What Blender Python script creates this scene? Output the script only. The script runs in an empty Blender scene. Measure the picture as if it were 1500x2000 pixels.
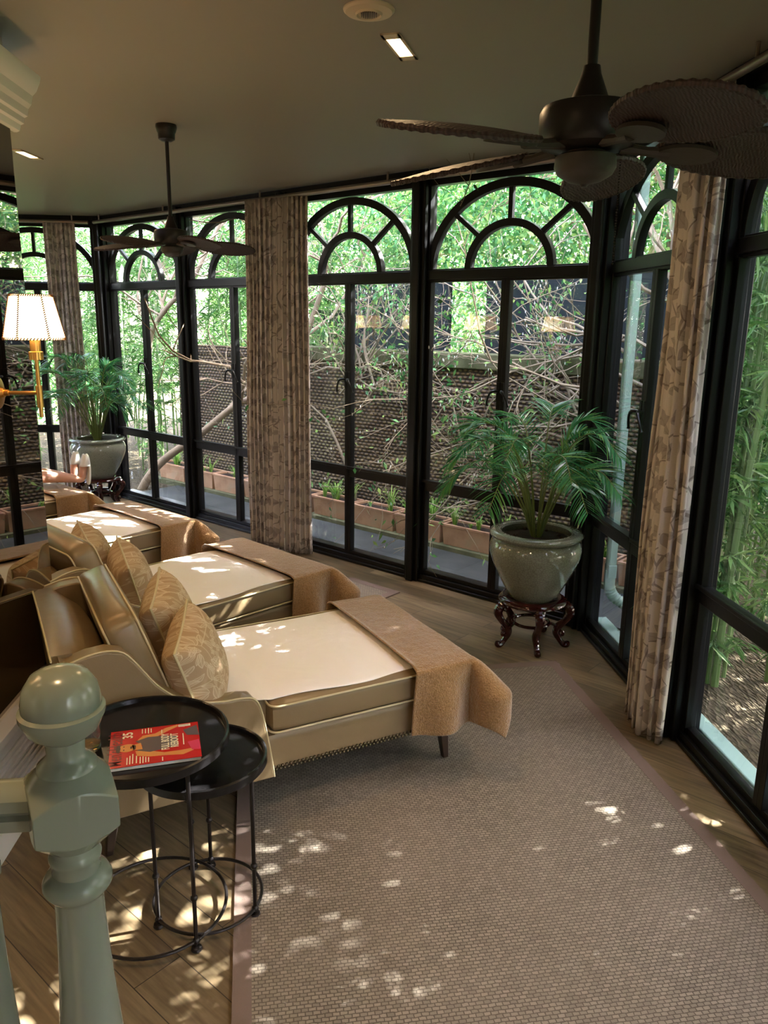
import bpy, bmesh, math, random
import numpy as np
from math import radians as R, sin, cos, pi
from mathutils import Vector, Matrix
random.seed(7)
rng = np.random.default_rng(11)
SC = bpy.context.scene
COL = SC.collection

# ------------------------------------------------------------------ camera
H = 1.85; FPX = 1519.0; PITCH = R(13.75); ROLL = R(0.78)
cd = bpy.data.cameras.new('camera'); cam = bpy.data.objects.new('camera', cd); COL.objects.link(cam)
cd.sensor_fit = 'VERTICAL'; cd.sensor_height = 36.0; cd.lens = 36.0 * FPX / 2000.0; cd.clip_start = 0.05; cd.clip_end = 200
_f = Vector((0, cos(PITCH), -sin(PITCH))); _r = Vector((1, 0, 0)); _u = _r.cross(_f)
IX = cos(ROLL) * _r + sin(ROLL) * _u
IY = sin(ROLL) * _r - cos(ROLL) * _u          # image down
M = Matrix((IX, -IY, -_f)).transposed().to_4x4(); M.translation = (0, 0, H)
cam.matrix_world = M; SC.camera = cam

# ------------------------------------------------------------------ world, sun, exposure
SC.view_settings.view_transform = 'Standard'; SC.view_settings.look = 'None'
SC.view_settings.gamma = 1.0; SC.view_settings.use_curve_mapping = False
SC.view_settings.exposure = 0.0
world = bpy.data.worlds.new('sky'); SC.world = world; world.use_nodes = True
wn = world.node_tree; wn.nodes.clear()
sky = wn.nodes.new('ShaderNodeTexSky'); sky.sky_type = 'NISHITA'; sky.sun_disc = False
sky.sun_elevation = R(50); sky.sun_rotation = R(80); sky.air_density = 1.2; sky.dust_density = 3.0
hsv = wn.nodes.new('ShaderNodeHueSaturation'); hsv.inputs['Saturation'].default_value = 0.75
wb = wn.nodes.new('ShaderNodeBackground'); wb.inputs['Strength'].default_value = 6.5
wo = wn.nodes.new('ShaderNodeOutputWorld')
wn.links.new(sky.outputs[0], hsv.inputs['Color']); hz = wn.nodes.new('ShaderNodeMix'); hz.data_type = 'RGBA'; hz.blend_type = 'MULTIPLY'; hz.inputs[0].default_value = 1.0; hz.inputs[7].default_value = (1.07, .935, 1.04, 1)
wn.links.new(hsv.outputs[0], hz.inputs[6]); wn.links.new(hz.outputs[2], wb.inputs[0]); wn.links.new(wb.outputs[0], wo.inputs[0])
SC.cycles.max_bounces = 10; SC.cycles.transparent_max_bounces = 24; SC.cycles.diffuse_bounces = 5; SC.cycles.glossy_bounces = 5
SC.cycles.sample_clamp_indirect = 8.0
SUN_AZ = R(74); SUN_EL = R(44)                  # azimuth clockwise from +y
sd = bpy.data.lights.new('sun', 'SUN'); sd.energy = 230.0; sd.angle = R(0.38); sd.color = (1.0, 0.98, 1.0)
so = bpy.data.objects.new('sun', sd); COL.objects.link(so)
sv = Vector((sin(SUN_AZ) * cos(SUN_EL), cos(SUN_AZ) * cos(SUN_EL), sin(SUN_EL)))
so.rotation_euler = sv.to_track_quat('Z', 'Y').to_euler()

# ------------------------------------------------------------------ helpers
def tag(o, label=None, cat=None, group=None, kind=None):
    if label: o['label'] = label
    if cat: o['category'] = cat
    if group: o['group'] = group
    if kind: o['kind'] = kind
    return o
def empty(name, loc=(0, 0, 0), rz=0.0, parent=None):
    o = bpy.data.objects.new(name, None); COL.objects.link(o)
    o.location = loc; o.rotation_euler = (0, 0, rz); o.empty_display_size = .1
    if parent: o.parent = parent
    return o
def link_mesh(name, me, mat=None, parent=None, smooth=35):
    if mat is not None and len(me.materials) == 0: me.materials.append(mat)
    if smooth:
        me.polygons.foreach_set('use_smooth', [True] * len(me.polygons))
        me.set_sharp_from_angle(angle=R(smooth))
    o = bpy.data.objects.new(name, me); COL.objects.link(o)
    if parent: o.parent = parent
    return o
def raw(name, V, F, mat=None, parent=None, smooth=35, uv=None):
    me = bpy.data.meshes.new(name); me.from_pydata([tuple(v) for v in V], [], F)
    if uv is not None:
        l = me.uv_layers.new(name='UVMap')
        idx = np.empty(len(me.loops), dtype=np.int32); me.loops.foreach_get('vertex_index', idx)
        l.data.foreach_set('uv', np.asarray(uv, dtype=np.float32)[idx].ravel())
    me.update()
    return link_mesh(name, me, mat, parent, smooth)
class MB:
    def __init__(s): s.V = []; s.F = []
    def add(s, V, F):
        b = len(s.V); s.V += [tuple(v) for v in V]; s.F += [tuple(i + b for i in f) for f in F]; return s
    def box(s, x0, x1, y0, y1, z0, z1):
        V = [(x, y, z) for z in (z0, z1) for y in (y0, y1) for x in (x0, x1)]
        return s.add(V, [(0, 2, 3, 1), (4, 5, 7, 6), (0, 1, 5, 4), (2, 6, 7, 3), (0, 4, 6, 2), (1, 3, 7, 5)])
    def bar(s, a, b, w, h, up=(0, 0, 1)):
        a = Vector(a); b = Vector(b); t = (b - a).normalized(); u = Vector(up)
        q = t.cross(u).normalized(); u = q.cross(t)
        V = [p + q * i * w / 2 + u * j * h / 2 for p in (a, b) for i, j in ((-1, -1), (1, -1), (1, 1), (-1, 1))]
        return s.add(V, [(0, 1, 2, 3), (7, 6, 5, 4), (0, 4, 5, 1), (1, 5, 6, 2), (2, 6, 7, 3), (3, 7, 4, 0)])
    def tube(s, pts, rad, n=8, closed=False, caps=True):
        pts = [Vector(p) for p in pts]; m = len(pts)
        if not hasattr(rad, '__len__'): rad = [rad] * m
        V = []; prev = None
        for i, p in enumerate(pts):
            if closed: t = (pts[(i + 1) % m] - pts[i - 1]).normalized()
            else: t = (pts[min(i + 1, m - 1)] - pts[max(i - 1, 0)])
            if t.length < 1e-9: t = Vector((0, 0, 1))
            t.normalize()
            if prev is None:
                a = Vector((0, 0, 1)) if abs(t.z) < .9 else Vector((1, 0, 0)); u = t.cross(a).normalized()
            else:
                u = prev - t * prev.dot(t)
                u = u.normalized() if u.length > 1e-6 else t.orthogonal().normalized()
            prev = u; w = t.cross(u)
            for k in range(n):
                an = 2 * pi * k / n; V.append(p + (u * cos(an) + w * sin(an)) * rad[i])
        F = []
        for i in range(m if closed else m - 1):
            j = (i + 1) % m
            for k in range(n):
                F.append((i * n + k, i * n + (k + 1) % n, j * n + (k + 1) % n, j * n + k))
        if caps and not closed:
            F.append(tuple(range(n - 1, -1, -1))); F.append(tuple((m - 1) * n + k for k in range(n)))
        return s.add(V, F)
    def lathe(s, prof, n=48, c=(0, 0, 0)):
        V = []; F = []; m = len(prof)
        for r, z in prof:
            for k in range(n):
                a = 2 * pi * k / n; V.append((c[0] + r * cos(a), c[1] + r * sin(a), c[2] + z))
        for i in range(m - 1):
            for k in range(n):
                F.append((i * n + k, i * n + (k + 1) % n, (i + 1) * n + (k + 1) % n, (i + 1) * n + k))
        if prof[0][0] > 1e-5: F.append(tuple(range(n - 1, -1, -1)))
        if prof[-1][0] > 1e-5: F.append(tuple((m - 1) * n + k for k in range(n)))
        return s.add(V, F)
    def prism(s, poly, a, b, axis='y'):
        n = len(poly)
        def P(p, t):
            return {'y': (p[0], t, p[1]), 'x': (t, p[0], p[1]), 'z': (p[0], p[1], t)}[axis]
        V = [P(p, a) for p in poly] + [P(p, b) for p in poly]
        return s.add(V, [tuple(range(n)), tuple(range(2 * n - 1, n - 1, -1))] + [(i, i + n, (i + 1) % n + n, (i + 1) % n) for i in range(n)])
    def ball(s, c, r, n=8, m=5):
        pr = [(max(1e-6, r * sin(pi * i / m)), -r * cos(pi * i / m)) for i in range(m + 1)]
        return s.lathe(pr, n, c)
    def build(s, name, mat=None, parent=None, smooth=35, bevel=0, seg=2, fix=True):
        me = bpy.data.meshes.new(name); me.from_pydata(s.V, [], s.F)
        if fix:
            bm = bmesh.new(); bm.from_mesh(me); bmesh.ops.remove_doubles(bm, verts=bm.verts, dist=1e-6)
            bmesh.ops.recalc_face_normals(bm, faces=bm.faces); bm.to_mesh(me); bm.free()
        o = link_mesh(name, me, mat, parent, smooth)
        if bevel:
            b = o.modifiers.new('bevel', 'BEVEL'); b.width = bevel; b.segments = seg; b.limit_method = 'ANGLE'; b.angle_limit = R(40)
        return o
def catmull(P, n=8):
    P = [Vector(p) for p in P]; out = []
    Q = [P[0] * 2 - P[1]] + P + [P[-1] * 2 - P[-2]]
    for i in range(1, len(Q) - 2):
        for k in range(n):
            t = k / n; a, b, c, d = Q[i - 1:i + 3]
            out.append(.5 * ((2 * b) + (c - a) * t + (2 * a - 5 * b + 4 * c - d) * t * t + (3 * b - 3 * c + d - a) * t ** 3))
    out.append(P[-1]); return out
def grid(P, uv=None):
    """P: array (m, n, 3) -> verts, faces, uv"""
    P = np.asarray(P); m, n = P.shape[:2]
    F = [(i * n + j, i * n + j + 1, (i + 1) * n + j + 1, (i + 1) * n + j) for i in range(m - 1) for j in range(n - 1)]
    return P.reshape(-1, 3), F, (None if uv is None else np.asarray(uv).reshape(-1, 2))
def ss(x): x = min(1, max(0, x)); return x * x * (3 - 2 * x)
def copy_tree(o, parent=None):
    c = o.copy(); COL.objects.link(c)
    if parent: c.parent = parent
    for ch in [q for q in o.children]: copy_tree(ch, c)
    return c

# ------------------------------------------------------------------ materials
class NT:
    def __init__(s, name):
        s.m = bpy.data.materials.new(name); s.m.use_nodes = True; s.t = s.m.node_tree; s.t.nodes.clear()
        s.out = s.n('OutputMaterial')
    def n(s, typ, **kw):
        nd = s.t.nodes.new('ShaderNode' + typ)
        for k, v in kw.items():
            if k.startswith('_'): setattr(nd, k[1:], v)
            else:
                nd.inputs[k.replace('__', ' ')].default_value = v
        return nd
    def l(s, a, b): s.t.links.new(a, b); return s
    def math(s, op, a, b=None, c=None):
        nd = s.n('Math'); nd.operation = op
        for i, v in enumerate((a, b, c)):
            if v is None: continue
            if isinstance(v, (int, float)): nd.inputs[i].default_value = v
            else: s.l(v, nd.inputs[i])
        return nd.outputs[0]
    def mix(s, f, a, b, typ='MIX'):
        nd = s.n('Mix'); nd.data_type = 'RGBA'; nd.blend_type = typ
        for sock, v in ((nd.inputs[0], f), (nd.inputs[6], a), (nd.inputs[7], b)):
            if isinstance(v, (int, float)): sock.default_value = v
            elif isinstance(v, tuple): sock.default_value = (*v[:3], 1)
            else: s.l(v, sock)
        return nd.outputs[2]
    def ramp(s, f, stops):
        nd = s.n('ValToRGB'); e = nd.color_ramp.elements
        while len(e) < len(stops): e.new(.5)
        for i, (p, c) in enumerate(stops): e[i].position = p; e[i].color = (*c[:3], 1)
        s.l(f, nd.inputs[0]); return nd.outputs[0]
    def coord(s, which='Object', scale=(1, 1, 1), rot=(0, 0, 0)):
        tc = s.n('TexCoord'); mp = s.n('Mapping'); s.l(tc.outputs[which], mp.inputs[0])
        mp.inputs['Scale'].default_value = scale; mp.inputs['Rotation'].default_value = rot; return mp.outputs[0]
    def noise(s, vec, scale, detail=3, out=0, dist=0.0):
        nd = s.n('TexNoise', Scale=scale, Detail=detail, Distortion=dist)
        if vec is not None: s.l(vec, nd.inputs['Vector'])
        return nd.outputs[out]
    def bump(s, h, strength=.3, dist=.01, prev=None):
        nd = s.n('Bump', Strength=strength, Distance=dist); s.l(h, nd.inputs['Height'])
        if prev is not None: s.l(prev, nd.inputs['Normal'])
        return nd.outputs[0]
    def pbr(s, color=(.5, .5, .5), rough=.5, metal=0., spec=.5, normal=None, **kw):
        p = s.n('BsdfPrincipled')
        for sock, v in (('Base Color', color), ('Roughness', rough), ('Metallic', metal), ('Specular IOR Level', spec)):
            if isinstance(v, (int, float)): p.inputs[sock].default_value = v
            elif isinstance(v, tuple): p.inputs[sock].default_value = (*v[:3], 1)
            else: s.l(v, p.inputs[sock])
        if normal is not None: s.l(normal, p.inputs['Normal'])
        for k, v in kw.items(): p.inputs[k.replace('__', ' ')].default_value = v
        s.l(p.outputs[0], s.out.inputs[0]); return p
def simple(name, color, rough=.5, metal=0., spec=.5, nscale=0, nstr=.2, var=.0, **kw):
    t = NT(name); c = color; nrm = None
    if nscale:
        co = t.coord('Object'); h = t.noise(co, nscale, 4)
        nrm = t.bump(h, nstr, .005)
        if var:
            c = t.mix(t.noise(co, nscale * .3, 3), tuple(x * (1 - var) for x in color), tuple(min(1, x * (1 + var)) for x in color))
    t.pbr(c, rough, metal, spec, nrm, **kw); return t.m
def leaf_field(t, uv, scale, a, b, seed=0.0, rnd=.8):
    """lens-shaped motif per voronoi cell; returns (shape value <1 inside, |y|, x)"""
    mp = t.n('Mapping'); t.l(uv, mp.inputs[0]); mp.inputs['Location'].default_value = (seed, seed * 1.7, 0)
    vo = t.n('TexVoronoi', Scale=scale, Randomness=rnd); vo.voronoi_dimensions = '2D'; t.l(mp.outputs[0], vo.inputs['Vector'])
    sc = t.n('VectorMath'); sc.operation = 'SCALE'; sc.inputs['Scale'].default_value = scale; t.l(mp.outputs[0], sc.inputs[0])
    sp = t.n('VectorMath'); sp.operation = 'SCALE'; sp.inputs['Scale'].default_value = scale; t.l(vo.outputs['Position'], sp.inputs[0])
    d = t.n('VectorMath'); d.operation = 'SUBTRACT'; t.l(sc.outputs[0], d.inputs[0]); t.l(sp.outputs[0], d.inputs[1])
    sepc = t.n('SeparateColor'); t.l(vo.outputs['Color'], sepc.inputs[0])
    ang = t.math('MULTIPLY', sepc.outputs[0], 6.28)
    vr = t.n('VectorRotate'); vr.rotation_type = 'Z_AXIS'; t.l(d.outputs[0], vr.inputs['Vector']); t.l(ang, vr.inputs['Angle'])
    sx = t.n('SeparateXYZ'); t.l(vr.outputs[0], sx.inputs[0])
    x2 = t.math('POWER', t.math('ABSOLUTE', t.math('DIVIDE', sx.outputs[0], a)), 2.0)
    ay = t.math('ABSOLUTE', sx.outputs[1])
    return t.math('ADD', x2, t.math('DIVIDE', ay, b)), ay, sx.outputs[0]

MT = {}
MT['black'] = simple('black_painted_steel', (.006, .006, .006), .28, 0, .25, 60, .08)
MT['ceiling'] = simple('ceiling_paint', (.29, .265, .215), .55, 0, .35, 120, .04)
MT['wallpaint'] = simple('wall_paint', (.20, .18, .14), .6, 0, .3, 80, .05)
MT['white_trim'] = simple('white_trim_paint', (.62, .60, .55), .35)
MT['sage'] = simple('sage_grey_gloss_paint', (.185, .205, .165), .22, 0, .5, 14, .05, .04)
MT['iron'] = simple('dark_iron', (.022, .018, .017), .35, .7, .5, 200, .12)
MT['tray'] = simple('black_tray_lacquer', (.010, .009, .009), .22, .3, .5, 30, .05)
MT['brass'] = simple('brushed_brass', (.72, .40, .12), .28, 1.0, .5, 300, .05)
MT['dark_brown_metal'] = simple('oiled_bronze', (.016, .012, .010), .38, .3, .5, 100, .05)
MT['fan_wood'] = simple('fan_dark_wood', (.045, .035, .028), .45, 0, .4, 80, .1)
MT['rosewood'] = simple('polished_rosewood', (.03, .004, .004), .1, 0, .6, 8, .03)
MT['legwood'] = simple('dark_leg_wood', (.035, .02, .013), .3)
MT['cream'] = simple('cream_plastic', (.62, .50, .34), .4)
MT['piping'] = simple('cream_piping', (.52, .43, .25), .5)
MT['rod'] = simple('satin_metal_rod', (.33, .28, .24), .3, .8)
MT['pipe'] = simple('pale_green_pipe', (.26, .37, .30), .35)
MT['soil'] = simple('soil', (.03, .02, .013), .95, 0, .2, 60, .9, .5)
MT['bark'] = simple('tree_bark', (.27, .20, .13), .85, 0, .2, 30, .8, .35)
MT['twig'] = simple('bare_twigs', (.21, .17, .115), .8, 0, .2, 60, .4, .3)
MT['darkbox'] = simple('dark_shade_cloth', (.016, .02, .02), .9, 0, .2, 50, .3)
MT['skin'] = simple('skin', (.56, .30, .21), .5, 0, .4, 60, .05, .05, Subsurface__Weight=.1)
MT['robe'] = simple('white_terry', (.78, .76, .72), .95, 0, .1, 300, .5)
MT['hair'] = simple('dark_hair', (.03, .02, .015), .6)
MT['white'] = simple('white_print', (.85, .82, .72), .5)

t = NT('leather_tan'); co = t.coord('Object')
vo = t.n('TexVoronoi', Scale=260.0); t.l(co, vo.inputs['Vector'])
c = t.mix(t.noise(co, 5, 3), (.185, .130, .066), (.24, .168, .088))
t.pbr(c, .33, 0, .5, t.bump(vo.outputs[0], .08, .002, t.bump(t.noise(co, 9, 3), .25, .01))); MT['leather'] = t.m
t = NT('towel_cloth'); co = t.coord('Object')
t.pbr(t.mix(t.noise(co, 3, 2), (.88, .83, .78), (.92, .88, .83)), .9, 0, .15, t.bump(t.noise(co, 5, 3, dist=1.5), .35, .02, t.bump(t.noise(co, 500, 1), .25, .002))); MT['towel'] = t.m
t = NT('camel_wool'); co = t.coord('Object')
t.pbr(t.ramp(t.noise(co, 130, 5), [(.3, (.24, .13, .052)), (.7, (.38, .22, .098))]), .95, 0, .1, t.bump(t.noise(co, 170, 4), .9, .006, t.bump(t.noise(co, 22, 3), .4, .015)), Sheen__Weight=.7, Sheen__Roughness=.4); MT['blanket'] = t.m
# wood floor planks
t = NT('wood_planks'); co = t.coord('Object', rot=(0, 0, R(40.7)))
br = t.n('TexBrick', Scale=1.0, Mortar__Size=.0016); br.offset = .37
br.inputs['Brick Width'].default_value = 1.25; br.inputs['Row Height'].default_value = .155
br.inputs['Color1'].default_value = (0, 0, 0, 1); br.inputs['Color2'].default_value = (1, 1, 1, 1); br.inputs['Mortar'].default_value = (.0, .0, .0, 1)
t.l(co, br.inputs['Vector'])
st = t.n('Mapping'); t.l(co, st.inputs[0]); st.inputs['Scale'].default_value = (1.2, 14, 1)
off = t.n('VectorMath'); off.operation = 'ADD'; t.l(st.outputs[0], off.inputs[0])
cm = t.n('VectorMath'); cm.operation = 'SCALE'; cm.inputs['Scale'].default_value = 17.0; t.l(br.outputs['Color'], cm.inputs[0]); t.l(cm.outputs[0], off.inputs[1])
g = t.noise(off.outputs[0], 1.6, 6, dist=1.2); g2 = t.noise(off.outputs[0], 7, 4)
c = t.ramp(g, [(.25, (.055, .036, .019)), (.5, (.15, .105, .055)), (.75, (.24, .175, .10))])
c = t.mix(.25, c, t.ramp(g2, [(.3, (.06, .04, .02)), (.7, (.25, .19, .11))]))
c = t.mix(t.math('MULTIPLY', br.outputs['Fac'], 1.0), c, (.035, .025, .015))
c = t.mix(.35, c, br.outputs['Color'], 'SOFT_LIGHT')
t.pbr(c, .34, 0, .5, t.bump(g2, .12, .003, t.bump(br.outputs['Fac'], -.4, .002))); MT['floor'] = t.m
# sisal rug
t = NT('sisal_weave'); co = t.coord('Object')
br = t.n('TexBrick', Scale=1.0, Mortar__Size=.0022, Mortar__Smooth=.6); br.offset = .5
br.inputs['Brick Width'].default_value = .021; br.inputs['Row Height'].default_value = .0125
br.inputs['Color1'].default_value = (.26, .22, .165, 1); br.inputs['Color2'].default_value = (.17, .14, .105, 1); br.inputs['Mortar'].default_value = (.05, .04, .03, 1)
nv = t.n('VectorMath'); nv.operation = 'SCALE'; nv.inputs['Scale'].default_value = .006; nn_ = t.n('TexNoise', Scale=55.0, Detail=2.0); t.l(co, nn_.inputs['Vector']); t.l(nn_.outputs['Color'], nv.inputs[0])
av = t.n('VectorMath'); av.operation = 'ADD'; t.l(co, av.inputs[0]); t.l(nv.outputs[0], av.inputs[1]); t.l(av.outputs[0], br.inputs['Vector'])
c = t.mix(t.noise(co, 3, 4), br.outputs['Color'], t.mix(.5, br.outputs['Color'], (.25, .20, .145)))
t.pbr(c, .9, 0, .2, t.bump(br.outputs['Fac'], -.9, .004, t.bump(t.noise(co, 400, 2), .4, .002))); MT['sisal'] = t.m
MT['rug_border'] = simple('rug_border_tape', (.17, .12, .095), .85, 0, .2, 400, .3)
# glass
t = NT('window_glass'); fr = t.n('Fresnel', IOR=1.5); tr = t.n('BsdfTransparent'); tr.inputs[0].default_value = (.93, .97, .95, 1)
gl = t.n('BsdfGlossy', Roughness=0.0); gl.inputs[0].default_value = (.95, 1, .98, 1)
mx = t.n('MixShader'); t.l(t.math('MULTIPLY', fr.outputs[0], 1.9), mx.inputs[0]); t.l(tr.outputs[0], mx.inputs[1]); t.l(gl.outputs[0], mx.inputs[2]); t.l(mx.outputs[0], t.out.inputs[0]); MT['glass'] = t.m
t = NT('drinking_glass'); t.pbr((.96, .98, .97), .0, 0, .5, None, Transmission__Weight=1.0, IOR=1.45); MT['tumbler'] = t.m
t = NT('smoked_mirror'); t.pbr((.42, .37, .32), .015, 1.0, .5); MT['mirror'] = t.m
# crackle glazed pot
t = NT('crackle_glaze'); co = t.coord('Object')
vo = t.n('TexVoronoi', Scale=70.0); vo.feature = 'DISTANCE_TO_EDGE'; t.l(co, vo.inputs['Vector'])
k = t.ramp(vo.outputs[0], [(0, (.11, .115, .085)), (.12, (.215, .24, .19))])
k = t.mix(t.noise(co, 300, 2), k, t.mix(.55, k, (.33, .34, .27)))
t.pbr(k, .07, 0, .6, t.bump(vo.outputs[0], .05, .001), Coat__Weight=.5, Coat__Roughness=.03); MT['glaze'] = t.m
# curtain and pillow prints
t = NT('leaf_print_linen'); uv = t.coord('UV')
nz = t.n('TexNoise', Scale=4.0, Detail=2.0); t.l(uv, nz.inputs['Vector'])
wv = t.n('VectorMath'); wv.operation = 'SCALE'; wv.inputs['Scale'].default_value = .06; t.l(nz.outputs['Color'], wv.inputs[0])
w2 = t.n('VectorMath'); w2.operation = 'ADD'; t.l(uv, w2.inputs[0]); t.l(wv.outputs[0], w2.inputs[1]); W = w2.outputs[0]
base = t.mix(t.noise(uv, 260, 2), (.60, .53, .465), (.70, .63, .56))
for sc_, a_, b_, sd_, colr in ((7.5, .40, .23, 0.0, (.27, .22, .195)), (8.5, .36, .2, 3.3, (.31, .26, .23))):
    f, ay, x = leaf_field(t, W, sc_, a_, b_, sd_, .45)
    ins = t.math('LESS_THAN', f, .92); vein = t.math('LESS_THAN', ay, .016)
    cc = t.mix(t.math('MULTIPLY', vein, .6), colr, (.12, .09, .07))
    base = t.mix(t.math('MULTIPLY', ins, .62), base, cc)
vo = t.n('TexVoronoi', Scale=4.2); vo.feature = 'DISTANCE_TO_EDGE'; t.l(W, vo.inputs['Vector'])
base = t.mix(t.math('MULTIPLY', t.math('LESS_THAN', vo.outputs[0], .012), .65), base, (.16, .12, .10))
p = t.pbr(base, .9, 0, .15, t.bump(t.noise(uv, 420, 1), .25, .002)); tl = t.n('BsdfTranslucent'); t.l(base, tl.inputs[0])
mx = t.n('MixShader', Fac=.22); t.l(p.outputs[0], mx.inputs[1]); t.l(tl.outputs[0], mx.inputs[2]); t.l(mx.outputs[0], t.out.inputs[0]); MT['curtain'] = t.m
t = NT('embroidered_leaf_pillow'); uv = t.coord('UV')
base = t.mix(t.noise(uv, 200, 2), (.36, .24, .135), (.43, .30, .175)); hh = None
for sc_, a_, b_, sd_ in ((5.5, .50, .20, 0.0), (6.5, .46, .17, 5.2), (7.5, .42, .15, 9.4)):
    f, ay, x = leaf_field(t, uv, sc_, a_, b_, sd_, .7)
    ins = t.math('LESS_THAN', f, 1.0); rim = t.math('MULTIPLY', ins, t.math('GREATER_THAN', f, .80)); vein = t.math('MULTIPLY', ins, t.math('LESS_THAN', ay, .014))
    base = t.mix(t.math('MULTIPLY', ins, .45), base, (.50, .38, .24)); base = t.mix(t.math('MULTIPLY', t.math('MAXIMUM', rim, vein), .8), base, (.62, .50, .34))
    hh = ins if hh is None else t.math('MAXIMUM', hh, ins)
vo = t.n('TexVoronoi', Scale=3.2); vo.feature = 'DISTANCE_TO_EDGE'; t.l(uv, vo.inputs['Vector'])
base = t.mix(t.math('MULTIPLY', t.math('LESS_THAN', vo.outputs[0], .013), .7), base, (.60, .48, .32))
t.pbr(base, .75, 0, .2, t.bump(hh, .25, .003, t.bump(t.noise(uv, 300, 1), .2, .002))); MT['pillow'] = t.m
# palm-leaf fan blades
t = NT('woven_palm_blade'); co = t.coord('Object', (1, 1, 1), (0, 0, R(30)))
wv = t.n('TexWave', Scale=34.0, Distortion=6.0, Detail=2.0); t.l(co, wv.inputs['Vector'])
c = t.mix(wv.outputs[0], (.012, .007, .006), (.042, .024, .02)); c = t.mix(t.noise(co, 90, 3), c, t.mix(.5, c, (.07, .036, .03)))
t.pbr(c, .55, 0, .4, t.bump(wv.outputs[0], .4, .004)); MT['blade'] = t.m
# garden wall weave
t = NT('woven_block_wall'); co = t.coord('Object')
nv = t.n('VectorMath'); nv.operation = 'SCALE'; nv.inputs['Scale'].default_value = .02; nn_ = t.n('TexNoise', Scale=9.0, Detail=2.0); t.l(co, nn_.inputs['Vector']); t.l(nn_.outputs['Color'], nv.inputs[0])
av = t.n('VectorMath'); av.operation = 'ADD'; t.l(co, av.inputs[0]); t.l(nv.outputs[0], av.inputs[1])
sx = t.n('SeparateXYZ'); t.l(av.outputs[0], sx.inputs[0])
v = t.math('DIVIDE', sx.outputs[2], .033); row = t.math('FLOOR', v); fz = t.math('SINE', t.math('MULTIPLY', t.math('FRACT', v), pi))
hxx = t.math('ADD', sx.outputs[0], sx.outputs[1])
u_ = t.math('ADD', t.math('DIVIDE', hxx, .056), t.math('MULTIPLY', row, .5)); fx = t.math('SINE', t.math('MULTIPLY', t.math('FRACT', u_), pi))
h = t.math('MULTIPLY', fx, fz); big = t.noise(co, 1.3, 5); fine = t.noise(co, 45, 2)
hh = t.math('ADD', h, t.math('MULTIPLY', t.math('SUBTRACT', fine, .5), .55))
cA = t.ramp(big, [(.35, (.16, .088, .045)), (.55, (.21, .145, .065)), (.7, (.28, .25, .10))])
t.pbr(t.mix(t.ramp(hh, [(.35, (0, 0, 0)), (.95, (1, 1, 1))]), (.045, .027, .015), cA), .75, 0, .35, t.bump(h, 1.0, .02)); MT['weave'] = t.m
t = NT('mossy_concrete'); co = t.coord('Object')
t.pbr(t.ramp(t.noise(co, 5, 5), [(.3, (.05, .055, .022)), (.6, (.11, .11, .055)), (.8, (.20, .22, .07))]), .9, 0, .2, t.bump(t.noise(co, 20, 4), .6, .01)); MT['moss'] = t.m
t = NT('terracotta'); co = t.coord('Object')
t.pbr(t.ramp(t.noise(co, 6, 5), [(.3, (.30, .155, .085)), (.55, (.44, .25, .145)), (.8, (.36, .26, .16))]), .85, 0, .2, t.bump(t.noise(co, 40, 3), .3, .005)); MT['terracotta'] = t.m
t = NT('dark_wet_paving'); co = t.coord('Object')
t.pbr(t.ramp(t.noise(co, 3, 5), [(.3, (.02, .024, .024)), (.7, (.055, .06, .055))]), .6, 0, .25, t.bump(t.noise(co, 12, 4), .2, .01)); MT['paving'] = t.m
t = NT('leaf_litter_ground'); co = t.coord('Object')
vo = t.n('TexVoronoi', Scale=22.0); t.l(t.coord('Object', (1, 3, 1)), vo.inputs['Vector'])
c = t.mix(vo.outputs['Color'], (.025, .02, .012), (.11, .085, .05)); t.pbr(c, .95, 0, .1, t.bump(vo.outputs[0], .9, .03)); MT['ground'] = t.m
def leafmat(name, c1, c2, c3, trans=.45, rough=.45):
    t = NT(name); g = t.n('NewGeometry'); c = t.ramp(g.outputs['Random Per Island'], [(0, c1), (.55, c2), (1, c3)])
    p = t.pbr(c, rough, 0, .4); tl = t.n('BsdfTranslucent'); t.l(t.mix(.5, c, (c[0] if 0 else (.35, .6, .08))), tl.inputs[0]) if False else t.l(c, tl.inputs[0])
    mx = t.n('MixShader', Fac=trans); t.l(p.outputs[0], mx.inputs[1]); t.l(tl.outputs[0], mx.inputs[2]); t.l(mx.outputs[0], t.out.inputs[0]); return t.m
MT['bamboo_leaf'] = leafmat('bamboo_leaf', (.028, .10, .022), (.085, .21, .045), (.28, .44, .13), .36)
MT['tree_leaf'] = leafmat('tree_leaf', (.03, .12, .035), (.08, .25, .065), (.30, .42, .10), .36)
MT['palm_leaf'] = leafmat('palm_leaf', (.025, .14, .055), (.055, .24, .08), (.17, .34, .08), .32, .26)
MT['grass'] = leafmat('grass_blade', (.10, .26, .03), (.22, .45, .06), (.45, .6, .14))
MT['culm'] = simple('bamboo_culm', (.085, .15, .04), .4, 0, .4, 8, .1, .3)
MT['palm_stem'] = simple('palm_stem', (.13, .17, .04), .45, 0, .4, 20, .1, .2)
MT['bud'] = simple('pale_bud', (.75, .75, .70), .6)
def emis(name, col, strength):
    t = NT(name); e = t.n('Emission', Strength=strength); e.inputs[0].default_value = (*col, 1); t.l(e.outputs[0], t.out.inputs[0]); return t.m
MT['lens'] = emis('downlight_lens', (1.0, .72, .36), 14)
t = NT('stitched_parchment_shade'); co = t.coord('Object')
p = t.pbr((.80, .52, .25), .8); e = t.n('Emission', Strength=7.5)
sx = t.n('SeparateXYZ'); t.l(co, sx.inputs[0]); r2 = t.ramp(sx.outputs[2], [(0.0, (1, .62, .27)), (.07, (1, .83, .55)), (.13, (1, .62, .27))])
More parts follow.
